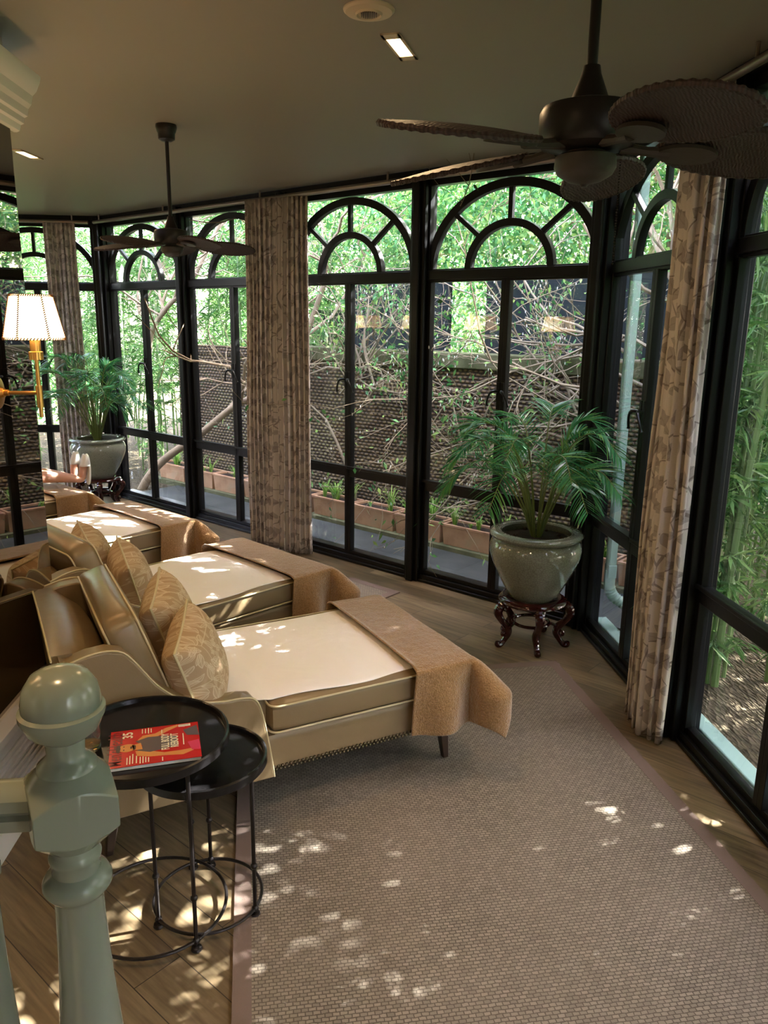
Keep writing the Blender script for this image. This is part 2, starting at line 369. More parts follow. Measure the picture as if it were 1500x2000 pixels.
t.l(r2, e.inputs[0]); ad = t.n('AddShader'); t.l(p.outputs[0], ad.inputs[0]); t.l(e.outputs[0], ad.inputs[1]); t.l(ad.outputs[0], t.out.inputs[0]); MT['shade'] = t.m
MT['stitch'] = simple('shade_stitching', (.16, .07, .02), .8)

# ------------------------------------------------------------------ room layout
p0 = Vector((1.27, 4.63, 0)); AZ = R(49.3)
dA = Vector((-sin(AZ), cos(AZ), 0)); nA = Vector((cos(AZ), sin(AZ), 0))
BAY = 1.353; ZC = 2.82
pL = p0 + dA * (4 * BAY)                       # left corner of the long glass front
xB = Vector((.0926, -.9957, 0)).normalized(); nB = Vector((.9957, .0926, 0)).normalized()
xF = Vector((.9972, .0747, 0)).normalized(); nF = Vector((-.0747, .9972, 0)).normalized()
def fa(s, off=0., z=0.): return p0 + dA * s + nA * off + Vector((0, 0, z))
def fb(s, off=0., z=0.): return p0 + xB * s + nB * off + Vector((0, 0, z))
def ff(s, off=0., z=0.): return pL - xF * s + nF * off + Vector((0, 0, z))
mC = Vector((-1.39, 3.10, 0))                  # convex corner of the mirrored inner walls
mX = Vector((.0576, -.9983, 0)).normalized()   # towards the camera along the near mirror wall
def rotof(v): return math.atan2(v.y, v.x)
END = 6.2
poly = [fb(END, .12), fb(0, 0) + (nA + nB).normalized() * .13, fa(4 * BAY) + (nA + nF).normalized() * .13, ff(2 * BAY + .1, .12), ff(2 * BAY + .1, -1.6) , mC + dA * 5.6, mC.copy(), mC + mX * 4.65]
poly[4] = Vector((poly[3].x, poly[5].y, 0)); del poly[5]
poly2 = [(p.x, p.y) for p in poly]
mb = MB(); mb.prism(poly2, -.12, 0, 'z'); tag(mb.build('floor', MT['floor'], None, 0), kind='structure')
big = [(p.x, p.y) for p in poly]
mb = MB(); mb.prism(big, ZC, ZC + .12, 'z'); tag(mb.build('ceiling', MT['ceiling'], None, 0), kind='structure')
# inner walls
def slab(name, a, b, side, th, z0, z1, mat, bevel=0):
    a = Vector(a); b = Vector(b); L = (b - a).length; q = empty('tmp'); bpy.data.objects.remove(q)
    mb = MB(); mb.box(0, L, min(0, side * th), max(0, side * th), z0, z1); o = mb.build(name, mat, None, 35, bevel)
    o.location = a; o.rotation_euler = (0, 0, rotof(b - a)); return o
eA = mC + mX * 4.65
nM = Vector((mX.y, -mX.x, 0)) * 1.0             # away from the room (to -x)
if nM.x > 0: nM = -nM
def wslab(name, a, b, out, th, z0, z1, mat, bevel=0):
    d = (b - a).normalized(); left = Vector((-d.y, d.x, 0)); return slab(name, a, b, 1 if left.dot(out) > 0 else -1, th, z0, z1, mat, bevel)
mOutA = -nA
tag(wslab('wall_left', mC + nM * .012, eA + nM * .012, nM, .16, 0, ZC, MT['wallpaint']), kind='structure')
mE = mC + dA * 5.3
tag(wslab('wall_inner', mC - nA * .012, mE - nA * .012, -nA, .16, 0, ZC, MT['wallpaint']), kind='structure')
tag(wslab('wall_far', Vector((poly[3].x, poly[3].y, 0)), Vector((poly[4].x, poly[4].y, 0)), Vector((-1, 0, 0)), .12, 0, ZC, MT['wallpaint']), kind='structure')
tag(wslab('wall_back', eA, fb(END, .1), Vector((0, -1, 0)), .15, 0, ZC, MT['wallpaint']), kind='structure')
m1 = wslab('wall_mirror', mC + mX * .001, eA - mX * .05, nM, .010, .46, 2.52, MT['mirror'])
tag(m1, 'smoked mirror cladding the near left wall behind the front lounger', 'mirror')
m2 = wslab('wall_mirror', mC + dA * .001, mE, -nA, .010, .46, 2.52, MT['mirror'])
tag(m2, 'smoked mirror cladding the inner wall behind the further loungers', 'mirror')
# cornice and reeded baseboard: profiles extruded along both inner walls
def profile_run(name, a, b, inward, prof, mat, kind='structure'):
    a = Vector(a); b = Vector(b); V = []; n = len(prof)
    for P in (a, b):
        for o, z in prof: V.append(P + inward * o + Vector((0, 0, z)))
    F = [(i, (i + 1) % n, (i + 1) % n + n, i + n) for i in range(n)] + [tuple(range(n)), tuple(range(2 * n - 1, n - 1, -1))]
    mb = MB(); mb.add(V, F); return tag(mb.build(name, mat, None, 20), kind=kind)
corn = [(-.01, 2.52), (.0, 2.52), (.012, 2.525), (.018, 2.545), (.03, 2.55), (.033, 2.57), (.045, 2.575), (.05, 2.60), (.062, 2.615), (.07, 2.645), (.085, 2.66), (.10, 2.69), (.105, 2.71), (-.01, 2.71)]
profile_run('trim_1', mC + mX * -.06, eA, -nM, corn, MT['white_trim'])
profile_run('trim_2', mC + dA * .06, mE, nA, corn, MT['white_trim'])
tag(wslab('trim_3', mC + nM * .012, eA + nM * .012, -nM, .012, 2.71, ZC, MT['ceiling']), kind='structure')
base = [(-.01, 0), (.035, 0), (.035, .10)]
z = .12
for i in range(9):
    base += [(.024, z), (.034, z + .006), (.034, z + .018)]; z += .028
base += [(.03, .385), (.042, .395), (.042, .425), (.03, .44), (.012, .46), (-.01, .46)]
profile_run('baseboard_left', mC, eA, -nM, base, MT['white_trim'])
profile_run('baseboard_inner', mC, mE, nA, base, MT['white_trim'])

# ------------------------------------------------------------------ window wall
def arch(mb, cx, a, b, z0, w, d, y0, n=28):
    for k in range(n):
        t0 = pi * k / n; t1 = pi * (k + 1) / n
        A = [(cx + (a + o) * cos(t), z0 + (b + o) * sin(t)) for t in (t0, t1) for o in (-w / 2, w / 2)]
        V = [(x, y, z) for y in (y0, y0 + d) for x, z in A]
        mb.add(V, [(0, 1, 3, 2), (4, 6, 7, 5), (0, 2, 6, 4), (1, 5, 7, 3)])
WIN = [0]
def make_window(loc, rz, parent_name, w=BAY, handle=True):
    WIN[0] += 1
    root = empty('window_%d' % WIN[0], loc, rz); root['kind'] = 'structure'
    x0, x1 = .06, w - .06; xc = w / 2
    mb = MB(); mb.box(x0, x1, -.04, .03, 0, .055); mb.box(x0, x1, -.02, .02, .055, .085); mb.box(x0, x1, -.035, .03, 2.125, 2.185); mb.box(x0, x1, -.02, .02, 2.11, 2.195)
    mb.box(x0, x1, -.035, .03, 2.715, 2.77); mb.build('window_frame', MT['black'], root, 35, .003)['kind'] = 'structure'
    mb = MB(); hw = (x1 - x0) / 2
    arch(mb, xc, hw - .012, .50, 2.185, .052, .045, -.025); arch(mb, xc, .30, .27, 2.185, .046, .045, -.025)
    for an in (45, 90, 135):
        c_, s_ = cos(R(an)), sin(R(an)); mb.bar((xc + .30 * c_, -.003, 2.185 + .27 * s_), (xc + (hw - .01) * c_, -.003, 2.185 + .5 * s_), .030, .03, (0, 1, 0))
    mb.build('fanlight_bars', MT['black'], root, 35, .002)['kind'] = 'structure'
    for sgn, xa, xb in ((-1, x0, xc), (1, xc, x1)):
        mb = MB(); st = .031
        mb.box(xa, xa + st, -.03, .02, .08, 2.115); mb.box(xb - st, xb, -.03, .02, .08, 2.115)
        mb.box(xa, xb, -.03, .02, .68, .755); mb.box(xa, xb, -.042, -.028, .742, .762)
        cs = mb.build('casement', MT['black'], root, 35, .003); cs['kind'] = 'structure'
        if handle:
            hb = MB(); hx = xc + sgn * .016
            hb.tube(catmull([(hx, -.03, 1.42), (hx + sgn * .012, -.065, 1.425), (hx + sgn * .035, -.075, 1.41), (hx + sgn * .055, -.07, 1.37), (hx + sgn * .065, -.062, 1.33)], 5), [.009] * 10 + [.007] * 10 + [.010], 8)
            hb.box(hx - .011, hx + .011, -.037, -.03, 1.36, 1.48)
            hb.build('lever_handle', MT['black'], cs)['kind'] = 'structure'
    mb = MB(); mb.add([(x0, 0, .05), (x1, 0, .05), (x1, 0, 2.74), (x0, 0, 2.74)], [(0, 1, 2, 3)])
    mb.build('window_pane', MT['glass'], root, 0)['kind'] = 'structure'
    return root
TR = [3]
def post(loc, rz, w=.12, d=.13, ridge=True):
    TR[0] += 1; mb = MB(); mb.box(-w / 2, w / 2, -.07, d - .07, 0, 2.80)
    if ridge:
        mb.box(-w / 2 + .03, w / 2 - .03, -.095, -.06, 0, 2.80); mb.box(-w / 2 - .012, w / 2 + .012, -.03, .02, 0, 2.8)
    o = mb.build('trim_%d' % TR[0], MT['black'], None, 35, .006); o.location = loc; o.rotation_euler = (0, 0, rz); o['kind'] = 'structure'; return o
rA = rotof(-dA); rB = rotof(xB); rF = rotof(xF)
for k in range(4): make_window(fa((k + 1) * BAY), rA, 'A')
for k in range(4): make_window(fb(k * BAY), rB, 'B')
for k in range(2): make_window(ff((k + 1) * BAY), rF, 'F')
for k in (1, 2, 3): post(fa(k * BAY), rA)
for k in (1, 2, 3, 4): post(fb(k * BAY), rB)
for k in (1, 2): post(ff(k * BAY), rF)
# corner posts
for c_, ra, rb in ((p0, rA, rB), (pL, rF, rA)):
    TR[0] += 1; mb = MB()
    for rz in (ra, rb):
        sgn = -1 if rz is ra else 1
        cs, sn = cos(rz), sin(rz)
        for (xa, xb, ya, yb) in ((0, .105, -.07, .06), (.01, .075, -.095, -.06), (.05, .12, -.03, .02)):
            V = []
            for z_ in (0, 2.8):
                for yy in (ya, yb):
                    for xx in (xa, xb):
                        X = sgn * xx; V.append((X * cs - yy * sn, X * sn + yy * cs, z_))
            mb.add(V, [(0, 2, 3, 1), (4, 5, 7, 6), (0, 1, 5, 4), (2, 6, 7, 3), (0, 4, 6, 2), (1, 3, 7, 5)])
    mb.lathe([(.06, 0), (.06, 2.8)], 16); o = mb.build('trim_%d' % TR[0], MT['black'], None, 35, .004); o.location = c_; o['kind'] = 'structure'
# top beams, inner sill rails, outer sills, curtain rods
def run_box(name, a, b, ys, zs, mat, nrm, bevel=0, kind='structure'):
    d = (b - a).normalized(); L = (b - a).length; left = Vector((-d.y, d.x, 0)); s = 1 if left.dot(nrm) > 0 else -1
    mb = MB(); mb.box(0, L, min(s * ys[0], s * ys[1]), max(s * ys[0], s * ys[1]), zs[0], zs[1]); o = mb.build(name, mat, None, 35, bevel)
    o.location = a; o.rotation_euler = (0, 0, rotof(d)); o['kind'] = kind; return o
for a, b, n_ in ((fa(0), fa(4 * BAY), nA), (fb(0), fb(END), nB), (ff(0), ff(2 * BAY), nF)):
    TR[0] += 1; run_box('trim_%d' % TR[0], a, b, (-.06, .10), (2.765, ZC), MT['black'], n_, .004)
    TR[0] += 1; run_box('trim_%d' % TR[0], a, b, (-.055, .06), (0, .022), MT['black'], n_, .004)
    TR[0] += 1; run_box('trim_%d' % TR[0], a, b, (.07, .15), (-.02, .05), MT['pipe'] if n_ is nB else MT['black'], n_, .006)
def rod(a, b, label):
    mb = MB(); mb.tube([a, b], .017, 12)
    r_ = empty('curtain_rod', a); d = b - a
    mb = MB(); mb.tube([(0, 0, 0), tuple(d)], .017, 12); mb.build('pole', MT['rod'], r_)
    L = d.length; dn = d.normalized()
    for k in range(int(L / 1.3) + 1):
        q = dn * min(L - .1, .15 + k * 1.3); mb = MB(); mb.tube([tuple(q), tuple(q + Vector((0, 0, .065)))], .008, 8); mb.build('bracket', MT['rod'], r_)
    return tag(r_, label, 'curtain rod')
zr = 2.752
rod(fa(.12, -.13, zr), fa(4 * BAY - .07, -.13, zr), 'satin metal curtain rod along the long arched window front')
rod(fb(.14, -.13, zr), fb(END - .3, -.13, zr), 'metal curtain rod above the right windows, behind the near fan')
rod(ff(.1, -.13, zr), ff(2 * BAY - .1, -.13, zr), 'metal curtain rod over the far left corner window')
# ------------------------------------------------------------------ curtains
def curtain(path, top_path, zt, label, pleats, amp, usc):
    n = 24 * pleats; m = 36
    Pb = catmull(path, 20); Pt = catmull(top_path, 20)
    def samp(P, t):
        x = t * (len(P) - 1); i = min(len(P) - 2, int(x)); return P[i].lerp(P[i + 1], x - i), (P[i + 1] - P[i]).normalized()
    out = np.zeros((m + 1, n + 1, 3)); uv = np.zeros((m + 1, n + 1, 2))
    ph = [random.uniform(.7, 1.3) for _ in range(pleats + 2)]
    for j in range(n + 1):
        t = j / n; pb, tb = samp(Pb, t); pt, tt = samp(Pt, t)
        u = t * pleats; i_ = int(u); A_ = ph[i_] * (1 - (u - i_)) + ph[i_ + 1] * (u - i_)
        for i in range(m + 1):
            h = i / m; e = ss(h * 1.1)
            p = pb.lerp(pt, e); tg = tb.lerp(tt, e).normalized(); nn = Vector((-tg.y, tg.x, 0))
            am = amp * A_ * (1 - .35 * ss((h - .85) / .15))
            wv = sin(2 * pi * u + .5 * sin(3 * h + i_)); wv = wv * (1.15 - .15 * wv * wv)
            q = p + nn * am * wv + tg * am * .45 * sin(4 * pi * u + h) + nn * .006 * sin(9 * h + 5 * t)
            out[i, j] = (q.x, q.y, .012 + h * (zt - .012)); uv[i, j] = (t * usc, h * zt)
    V, F, U = grid(out, uv)
    root = empty('curtain', (path[len(path) // 2][0], path[len(path) // 2][1], 0)); V = V - np.array([path[len(path) // 2][0], path[len(path) // 2][1], 0])
    o = raw('drape', V, F, MT['curtain'], root, 0, U)
    o.data.polygons.foreach_set('use_smooth', [True] * len(o.data.polygons))
    s = o.modifiers.new('solid', 'SOLIDIFY'); s.thickness = .003
    return tag(root, label, 'curtain')
curtain([fa(2.33, -.12), fa(2.50, -.19), fa(2.75, -.22), fa(2.93, -.26)], [fa(2.36, -.10), fa(2.52, -.16), fa(2.75, -.2), fa(2.93, -.22)], 2.74, 'tall leaf-print curtain gathered midway along the long window front', 13, .030, 1.9)
curtain([fb(1.06, -.11), fb(1.16, -.16), fb(1.29, -.19), fb(1.38, -.175), fb(1.43, -.125)], [fb(1.06, -.10), fb(1.16, -.14), fb(1.29, -.165), fb(1.37, -.155), fb(1.42, -.12)], 2.74, 'leaf-print curtain hanging beside the right windows, nearest the camera', 7, .028, 1.25)
curtain([ff(.22, -.16), ff(.36, -.16), ff(.52, -.16)], [ff(.22, -.14), ff(.36, -.14), ff(.52, -.14)], 2.74, 'narrow leaf-print curtain in the far left corner behind the potted palm', 7, .025, 1.1)

# ------------------------------------------------------------------ rugs
def at_z(x, y, z=0.0):
    d = IX * (x - 750) + IY * (y - 1000) + _f * FPX; t_ = (z - H) / d.z; return Vector((0, 0, H)) + d * t_
def rug(loc, rz, w, l, label):
    root = empty('rug', loc, rz); b = .055
    mb = MB(); mb.box(b, w - b, b, l - b, .001, .009); mb.build('weave', MT['sisal'], root, 0)
    mb = MB(); mb.box(0, b, 0, l, .001, .010); mb.box(w - b, w, 0, l, .001, .010); mb.box(b, w - b, 0, b, .001, .010); mb.box(b, w - b, l - b, l, .001, .010)
    mb.build('border_tape', MT['rug_border'], root, 0)
    return tag(root, label, 'rug')
ra_ = R(-80.3)                                   # direction of the far edge to the long edge
rug((.98, 4.06, 0), R(-170.3), 1.75, 3.75, 'large woven sisal rug with brown border filling the floor in front')
r2 = rug((.12, 5.17, 0), rotof(dA), 3.6, 1.75, 'second woven sisal rug showing between the two nearest loungers and the windows')
# ------------------------------------------------------------------ loungers
def rbox(mb, x0, x1, y0, y1, z0, z1, r=.02, bulge=0.0, n=10, nz=6):
    """soft box: superellipsoid-like cushion with crowned faces"""
    V = []; F = []; ids = {}
    bm = bmesh.new(); bmesh.ops.create_cube(bm, size=2.0); bmesh.ops.subdivide_edges(bm, edges=bm.edges[:], cuts=n, use_grid_fill=True)
    hx, hy, hz = (x1 - x0) / 2, (y1 - y0) / 2, (z1 - z0) / 2; cx, cy, cz = (x0 + x1) / 2, (y0 + y1) / 2, (z0 + z1) / 2
    vs = list(bm.verts)
    for v in vs:
        x, y, z = v.co
        def rr(a, h): 
            k = h - r; q = max(-k, min(k, a * h)); return q
        ix, iy, iz = rr(x, hx), rr(y, hy), rr(z, hz)
        d = Vector((x * hx - ix, y * hy - iy, z * hz - iz)); c = Vector((ix, iy, iz))
        if d.length > 1e-9:
            on = [abs(abs(q) - 1) < 1e-6 for q in (x, y, z)]
            d = d.normalized() * r
        p = c + d
        if bulge:
            p.z += (1 if z > 0 else -1) * (abs(z) > .5) * bulge * max(0, 1 - x * x) * max(0, 1 - y * y)
            p.y += (1 if y > 0 else -1) * (abs(y) > .99) * bulge * .35 * max(0, 1 - x * x) * max(0, 1 - z * z)
            p.x += (1 if x > 0 else -1) * (abs(x) > .99) * bulge * .5 * max(0, 1 - y * y) * max(0, 1 - z * z)
        V.append((p.x + cx, p.y + cy, p.z + cz)); ids[v] = len(V) - 1
    bm.verts.index_update()
    for f in bm.faces: F.append(tuple(ids[v] for v in f.verts))
    bm.free(); mb.add(V, F); return mb
def loop_pipe(mb, pts, r=.0042): return mb.tube(pts, r, 8, closed=True)
def rrect(x0, x1, y0, y1, z, r=.04, n=5):
    P = []
    for cx, cy, a0 in ((x1 - r, y1 - r, 0), (x0 + r, y1 - r, 90), (x0 + r, y0 + r, 180), (x1 - r, y0 + r, 270)):
        for k in range(n + 1):
            a = R(a0 + 90 * k / n); P.append((cx + r * cos(a), cy + r * sin(a), z))
    return P
LF = 1.40
def arm_profile():
    top = [(.56, .185), (.545, .30), (.525, .42), (.508, .49), (.485, .522), (.44, .532), (.38, .535), (.32, .545), (.26, .565), (.20, .60), (.15, .65), (.115, .70), (.085, .745), (.05, .785), (.0, .80), (-.06, .795), (-.13, .775)]
    return top
def make_lounger():
    root = empty('chaise_lounge')
    mb = MB(); rbox(mb, -.10, LF + .015, -.035, .745, .19, .345, .022, 0); mb.build('base_frame', MT['leather'], root, 50)
    top = arm_profile(); poly_ = top + [(-.145, .79), (-.10, .185)]
    arms = []
    for side in (-1, 1):
        ya, yb = (-.065, .012) if side < 0 else (.698, .775)
        mb = MB(); mb.prism(poly_, ya, yb, 'y'); a = mb.build('arm', MT['leather'], root, 60, .012, 3)
        mb = MB(); yo = ya if side < 0 else yb
        for yy in ((ya + .004,) if side < 0 else (yb - .004,)): mb.tube(catmull([(x, yy, z + .001) for x, z in top], 3), .0036, 6)
        mb.build('arm_piping', MT['piping'], a)
    # back shell: upholstered, curved between the wings
    P = np.zeros((15, 13, 3))
    mb = MB(); V = []; F = []
    def shell(t, u, off):       # t across, u up
        y = .0 + t * .71; z = .19 + u * .60; lean = -.10 - .045 * u
        bul = .135 * max(0, sin(pi * t)) ** .28 * (1 if off > 0 else 0) * max(0, 1 - u ** 9) ** .5
        return (lean + off + bul, y, z + (.012 * sin(pi * t)))
    for off in (-.02, .045):
        b = len(V)
        for i in range(15):
            for j in range(13): V.append(shell(i / 14, j / 12, off))
        for i in range(14):
            for j in range(12):
                q = b + i * 13 + j; F.append((q, q + 1, q + 14, q + 13))
    n_ = 15 * 13
    for i in range(14): F += [(i * 13 + 12, (i + 1) * 13 + 12, (i + 1) * 13 + 12 + n_, i * 13 + 12 + n_), (i * 13, (i + 1) * 13, (i + 1) * 13 + n_, i * 13 + n_)]
    for j in range(12): F += [(j, j + 1, j + 1 + n_, j + n_), (14 * 13 + j, 14 * 13 + j + 1, 14 * 13 + j + 1 + n_, 14 * 13 + j + n_)]
    mb.add(V, F); bk = mb.build('backrest', MT['leather'], root, 60)
    mb = MB(); mb.tube([(-.168, y, .797 + .012 * sin(pi * (y / .71))) for y in np.linspace(-.055, .765, 14)], .0036, 6); mb.tube([(-.150 - .0 + .0, -.062, .79), (-.128, -.062, .5), (-.118, -.062, .2)], .0036, 6); mb.build('back_piping', MT['piping'], bk)
    # loose back cushion, leaning
    mb = MB(); rbox(mb, -.062, .062, .02, .692, 0, .42, .030, .028)
    mm = Matrix.Translation((.190, 0, .465)) @ Matrix.Rotation(R(-19), 4, 'Y'); mb.V = [tuple(mm @ Vector(v)) for v in mb.V]
    bc = mb.build('back_cushion', MT['leather'], root, 70)
    mb = MB()
    for xx in (-.056, .056):
        pts = [(xx, y_, z_) for (z_, y_, _) in [(q[0], q[1], 0) for q in rrect(.006, .414, .026, .686, 0, .04)]]
        loop_pipe(mb, [tuple(mm @ Vector(p)) for p in pts])
    mb.build('cushion_piping', MT['piping'], bc)
    # seat cushion (T shape)
    mb = MB(); rbox(mb, .56, LF + .005, -.045, .755, .350, .470, .024, .014, 12); rbox(mb, .10, .60, .018, .692, .350, .470, .02, .008)
    sc = mb.build('seat_cushion', MT['leather'], root, 70, fix=False)
    mb = MB()
    for z_ in (.358, .463): loop_pipe(mb, rrect(.555, LF + .012, -.052, .762, z_, .035))
    mb.build('cushion_piping', MT['piping'], sc)
    # nailheads
    mb = MB(); k = -.10
    while k < LF + .005:
        for yy in (-.037, .747): mb.ball((k, yy, .199), .0062, 6, 4); mb.ball((k + .008, yy, .210), .0062, 6, 4)
        k += .0165
    k = -.02
    while k < .74:
        mb.ball((LF + .017, k, .199), .0062, 6, 4); mb.ball((LF + .017, k + .008, .210), .0062, 6, 4); k += .0165
    mb.build('nail_trim', simple('antique_nail', (.10, .075, .045), .3, .9), root, 35, fix=False)
    for lx, ly, sx_, sy_ in ((0, .03, -1, -.4), (0, .68, -1, .4), (LF - .05, .03, .6, -.3), (LF - .05, .68, .6, .3)):
        mb = MB(); V = []
        for z_, h in ((.0, .013), (.195, .023)):
            ox = lx + sx_ * .035 * (1 - z_ / .195); oy = ly + sy_ * .03 * (1 - z_ / .195)
            V += [(ox + a * h, oy + b * h, z_) for a, b in ((-1, -1), (1, -1), (1, 1), (-1, 1))]
        mb.add(V, [(3, 2, 1, 0), (4, 5, 6, 7), (0, 1, 5, 4), (1, 2, 6, 5), (2, 3, 7, 6), (3, 0, 4, 7)]); mb.build('leg', MT['legwood'], root, 35, .004)
    return root
def towel_mesh(seed):
    rs = random.Random(seed); n, m = 46, 30; P = np.zeros((n, m, 3)); x0, x1 = .34, 1.20
    ph = [rs.uniform(0, 6) for _ in range(6)]
    for i in range(n):
        for j in range(m):
            u, v = i / (n - 1), j / (m - 1); x = x0 + (x1 - x0) * u; y = -.012 + .012 * sin(9 * u + ph[0]) + v * .742
            if u < .22: y = max(.02, min(.69, y))
            X = (x - .98) / .42; Y = (y - .355) / .4; crown = .014 * max(0, 1 - X * X) * max(0, 1 - Y * Y) if x > .56 else .006
            z = .475 + crown + .0022 * sin(7 * u + 4 * v + ph[1]) + .0020 * sin(5 * v + 11 * u + ph[2]) + .0028 * max(0, sin(18 * v + 3 * u + ph[3])) * max(0, 1 - u * 1.2)
            edge = min(v, 1 - v) * 30
            if x > .56 and edge < 1: z -= .004 * (1 - edge)
            P[i, j] = (x, y, z)
    return grid(P)
def blanket_mesh(seed):
    rs = random.Random(seed); n, m = 54, 84; P = np.zeros((n, m, 3)); ph = [rs.uniform(0, 6) for _ in range(6)]
    A0, A1 = 1.15, 1.15 + .27 + .20; B0, B1 = .775 + .10, -.06 - .31
    for i in range(n):
        for j in range(m):
            a = A0 + (A1 - A0) * i / (n - 1); b = B0 + (B1 - B0) * j / (m - 1)
            a -= .05 * ss((.3 - b) / .6) * (1 - i / (n - 1)) * 0
            lx = LF + .02
            ox = max(0., a - lx); oy = max(0., -.07 - b); of = max(0., b - .775)
            z = .493; x = min(a, lx); y = max(-.07, min(.775, b))
            # rounded shoulders
            def fold(o): return (o - .018 * (1 - math.exp(-o / .018))) 
            if ox > 0 and oy > 0:
                rr_ = math.hypot(ox, oy); th = math.atan2(oy, ox)
                flare = (.055 + .10 * sin(2 * th)) * min(1, rr_ / .16)
                x += cos(th) * (flare + .018); y -= sin(th) * (flare + .018); z -= fold(rr_) * .93
            elif ox > 0: x += .018 + .012 * sin(b * 16 + ph[0]) * min(1, ox / .1) ; z -= fold(ox)
            elif oy > 0: y -= .018 + .030 * (sin((a - A0) * 24 + ph[1]) + .5) * min(1, oy / .2); z -= fold(oy); x += .10 * oy * (i / (n - 1) - .3)
            if of > 0: y += .018 + .012 * sin(a * 30 + ph[2]) * min(1, of / .08); z -= fold(of)
            if ox == 0 and oy == 0 and of == 0:
                z += .003 * sin(9 * a + 6 * b + ph[3]) + .004 * (1 - min(1, min(b + .07, .775 - b) / .05)) * -1
                z += .010 * math.exp(-((a - A0) / .012) ** 2)
                z += .010 * max(0, 1 - ((a - 1.0) / .42) ** 2) 
            P[i, j] = (x, y, max(z, .10))
    return grid(P)
def soft(o, th):
    s = o.modifiers.new('solid', 'SOLIDIFY'); s.thickness = th; s.offset = 1; b = o.modifiers.new('sub', 'SUBSURF'); b.levels = 1; b.render_levels = 1; return o
def pillow(loc, rot, size, label, seed, thick=.19):
    rs = random.Random(seed); n = 25; root = empty('throw_pillow', loc); root.rotation_euler = rot
    V = []; F = []; U = []
    for s_ in (1, -1):
        b = len(V)
        for i in range(n):
            for j in range(n):
                u, v = i / (n - 1) * 2 - 1, j / (n - 1) * 2 - 1
                px = u * (1 - .06 * (1 - v * v) ** 1.0) ; py = v * (1 - .06 * (1 - u * u))
                h = (max(0, 1 - u ** 4) ** .55) * (max(0, 1 - v ** 4) ** .55)
                h *= 1 + .06 * sin(6 * u + rs.random() * .01 + seed) * (abs(v) ** 2)
                V.append((px * size / 2, py * size / 2, s_ * h * thick / 2)); U.append((u * .5 + seed * .37, v * .5 + .5 + (s_ * .3)))
        for i in range(n - 1):
            for j in range(n - 1):
                q = b + i * n + j; f = (q, q + 1, q + n + 1, q + n); F.append(f if s_ < 0 else f[::-1])
    o = raw('pillow_cover', V, F, MT['pillow'], root, 60, U)
    e = []
    for i in range(n): e.append(V[i * n])
    for j in range(1, n): e.append(V[(n - 1) * n + j])
    for i in range(n - 2, -1, -1): e.append(V[i * n + n - 1])
    for j in range(n - 2, 0, -1): e.append(V[j])
    mb = MB(); mb.tube([(x, y, 0) for x, y, z in e], .0055, 6, closed=True); mb.build('piping', MT['piping'], root)
    return tag(root, label, 'pillow')
LW = {}
proto = make_lounger()
def az_frame(origin, az): return Vector(origin), R(90 - az)
lounger_specs = [
    ((-.92, 2.39), 62.0, 'tan leather chaise lounge nearest the camera, beside the round tables', 'front lounger beside the tables'),
    (None, 44.0, 'tan leather chaise lounge just behind the front one, second from camera', 'second lounger'),
    (None, 41.0, 'tan leather chaise lounge third from the camera, with white towel', 'third lounger'),
    (None, 40.0, 'tan leather chaise lounge furthest back, mostly hidden, with a person on it', 'furthest lounger')]
anch = [None, (-.49, 4.0), (-1.50, 5.03), (-2.54, 5.85)]
tw_l = ['cream towel spread over the nearest lounger seat', 'white towel spread over the second lounger from the camera', 'white towel spread over the third lounger from the camera', 'white towel on the furthest lounger under the feet']
bl_l = ['camel wool blanket folded over the foot of the nearest lounger', 'camel wool blanket over the foot of the second lounger from the camera', 'camel wool blanket over the foot of the third lounger from the camera', 'camel wool blanket over the foot of the furthest lounger']
FR = []
for i, (o_, az, lab, _) in enumerate(lounger_specs):
    d_ = Vector((sin(R(az)), cos(R(az)), 0)); w_ = Vector((-d_.y, d_.x, 0))
    if o_ is None: o_ = Vector((*anch[i], 0)) - d_ * 1.157 + w_ * .07
    else: o_ = Vector((*o_, 0))
    L_ = proto if i == 0 else copy_tree(proto)
    L_.location = o_; L_.rotation_euler = (0, 0, R(90 - az)); tag(L_, lab, 'lounge chair')
    FR.append((o_, R(90 - az), d_, w_))
    V, F, _u2 = towel_mesh(i); q = soft(raw('towel', V, F, MT['towel'], None, 60), .006); q.location = o_; q.rotation_euler = (0, 0, R(90 - az)); tag(q, tw_l[i], 'towel')
    V, F, _u2 = blanket_mesh(i); q = soft(raw('wool_blanket', V, F, MT['blanket'], None, 60), .009); q.location = o_; q.rotation_euler = (0, 0, R(90 - az)); tag(q, bl_l[i], 'blanket')
def put_pillow(k, x, y, z, rx, ry, rz, label, seed, size=.36):
    o_, rz0, d_, w_ = FR[k]; loc = o_ + d_ * x + w_ * y + Vector((0, 0, z))
    m = Matrix.Rotation(rz0, 4, 'Z') @ Matrix.Rotation(R(rz), 4, 'Z') @ Matrix.Rotation(R(ry), 4, 'Y') @ Matrix.Rotation(R(rx), 4, 'Z')
    return pillow(loc, m.to_euler(), size, label, seed)
put_pillow(0, .330, .115, .610, 11, 76, -24, 'leaf-embroidered tan pillow in front, on the nearest lounger', 1)
put_pillow(0, .315, .45, .650, 8, 74, -20, 'leaf-embroidered tan pillow behind the front one on the nearest lounger', 2)
put_pillow(1, .335, .12, .612, 10, 76, -22, 'leaf-embroidered tan pillow on the near side of the second lounger', 3)
put_pillow(1, .315, .46, .640, 8, 74, -18, 'leaf-embroidered tan pillow on the far side of the second lounger', 4)
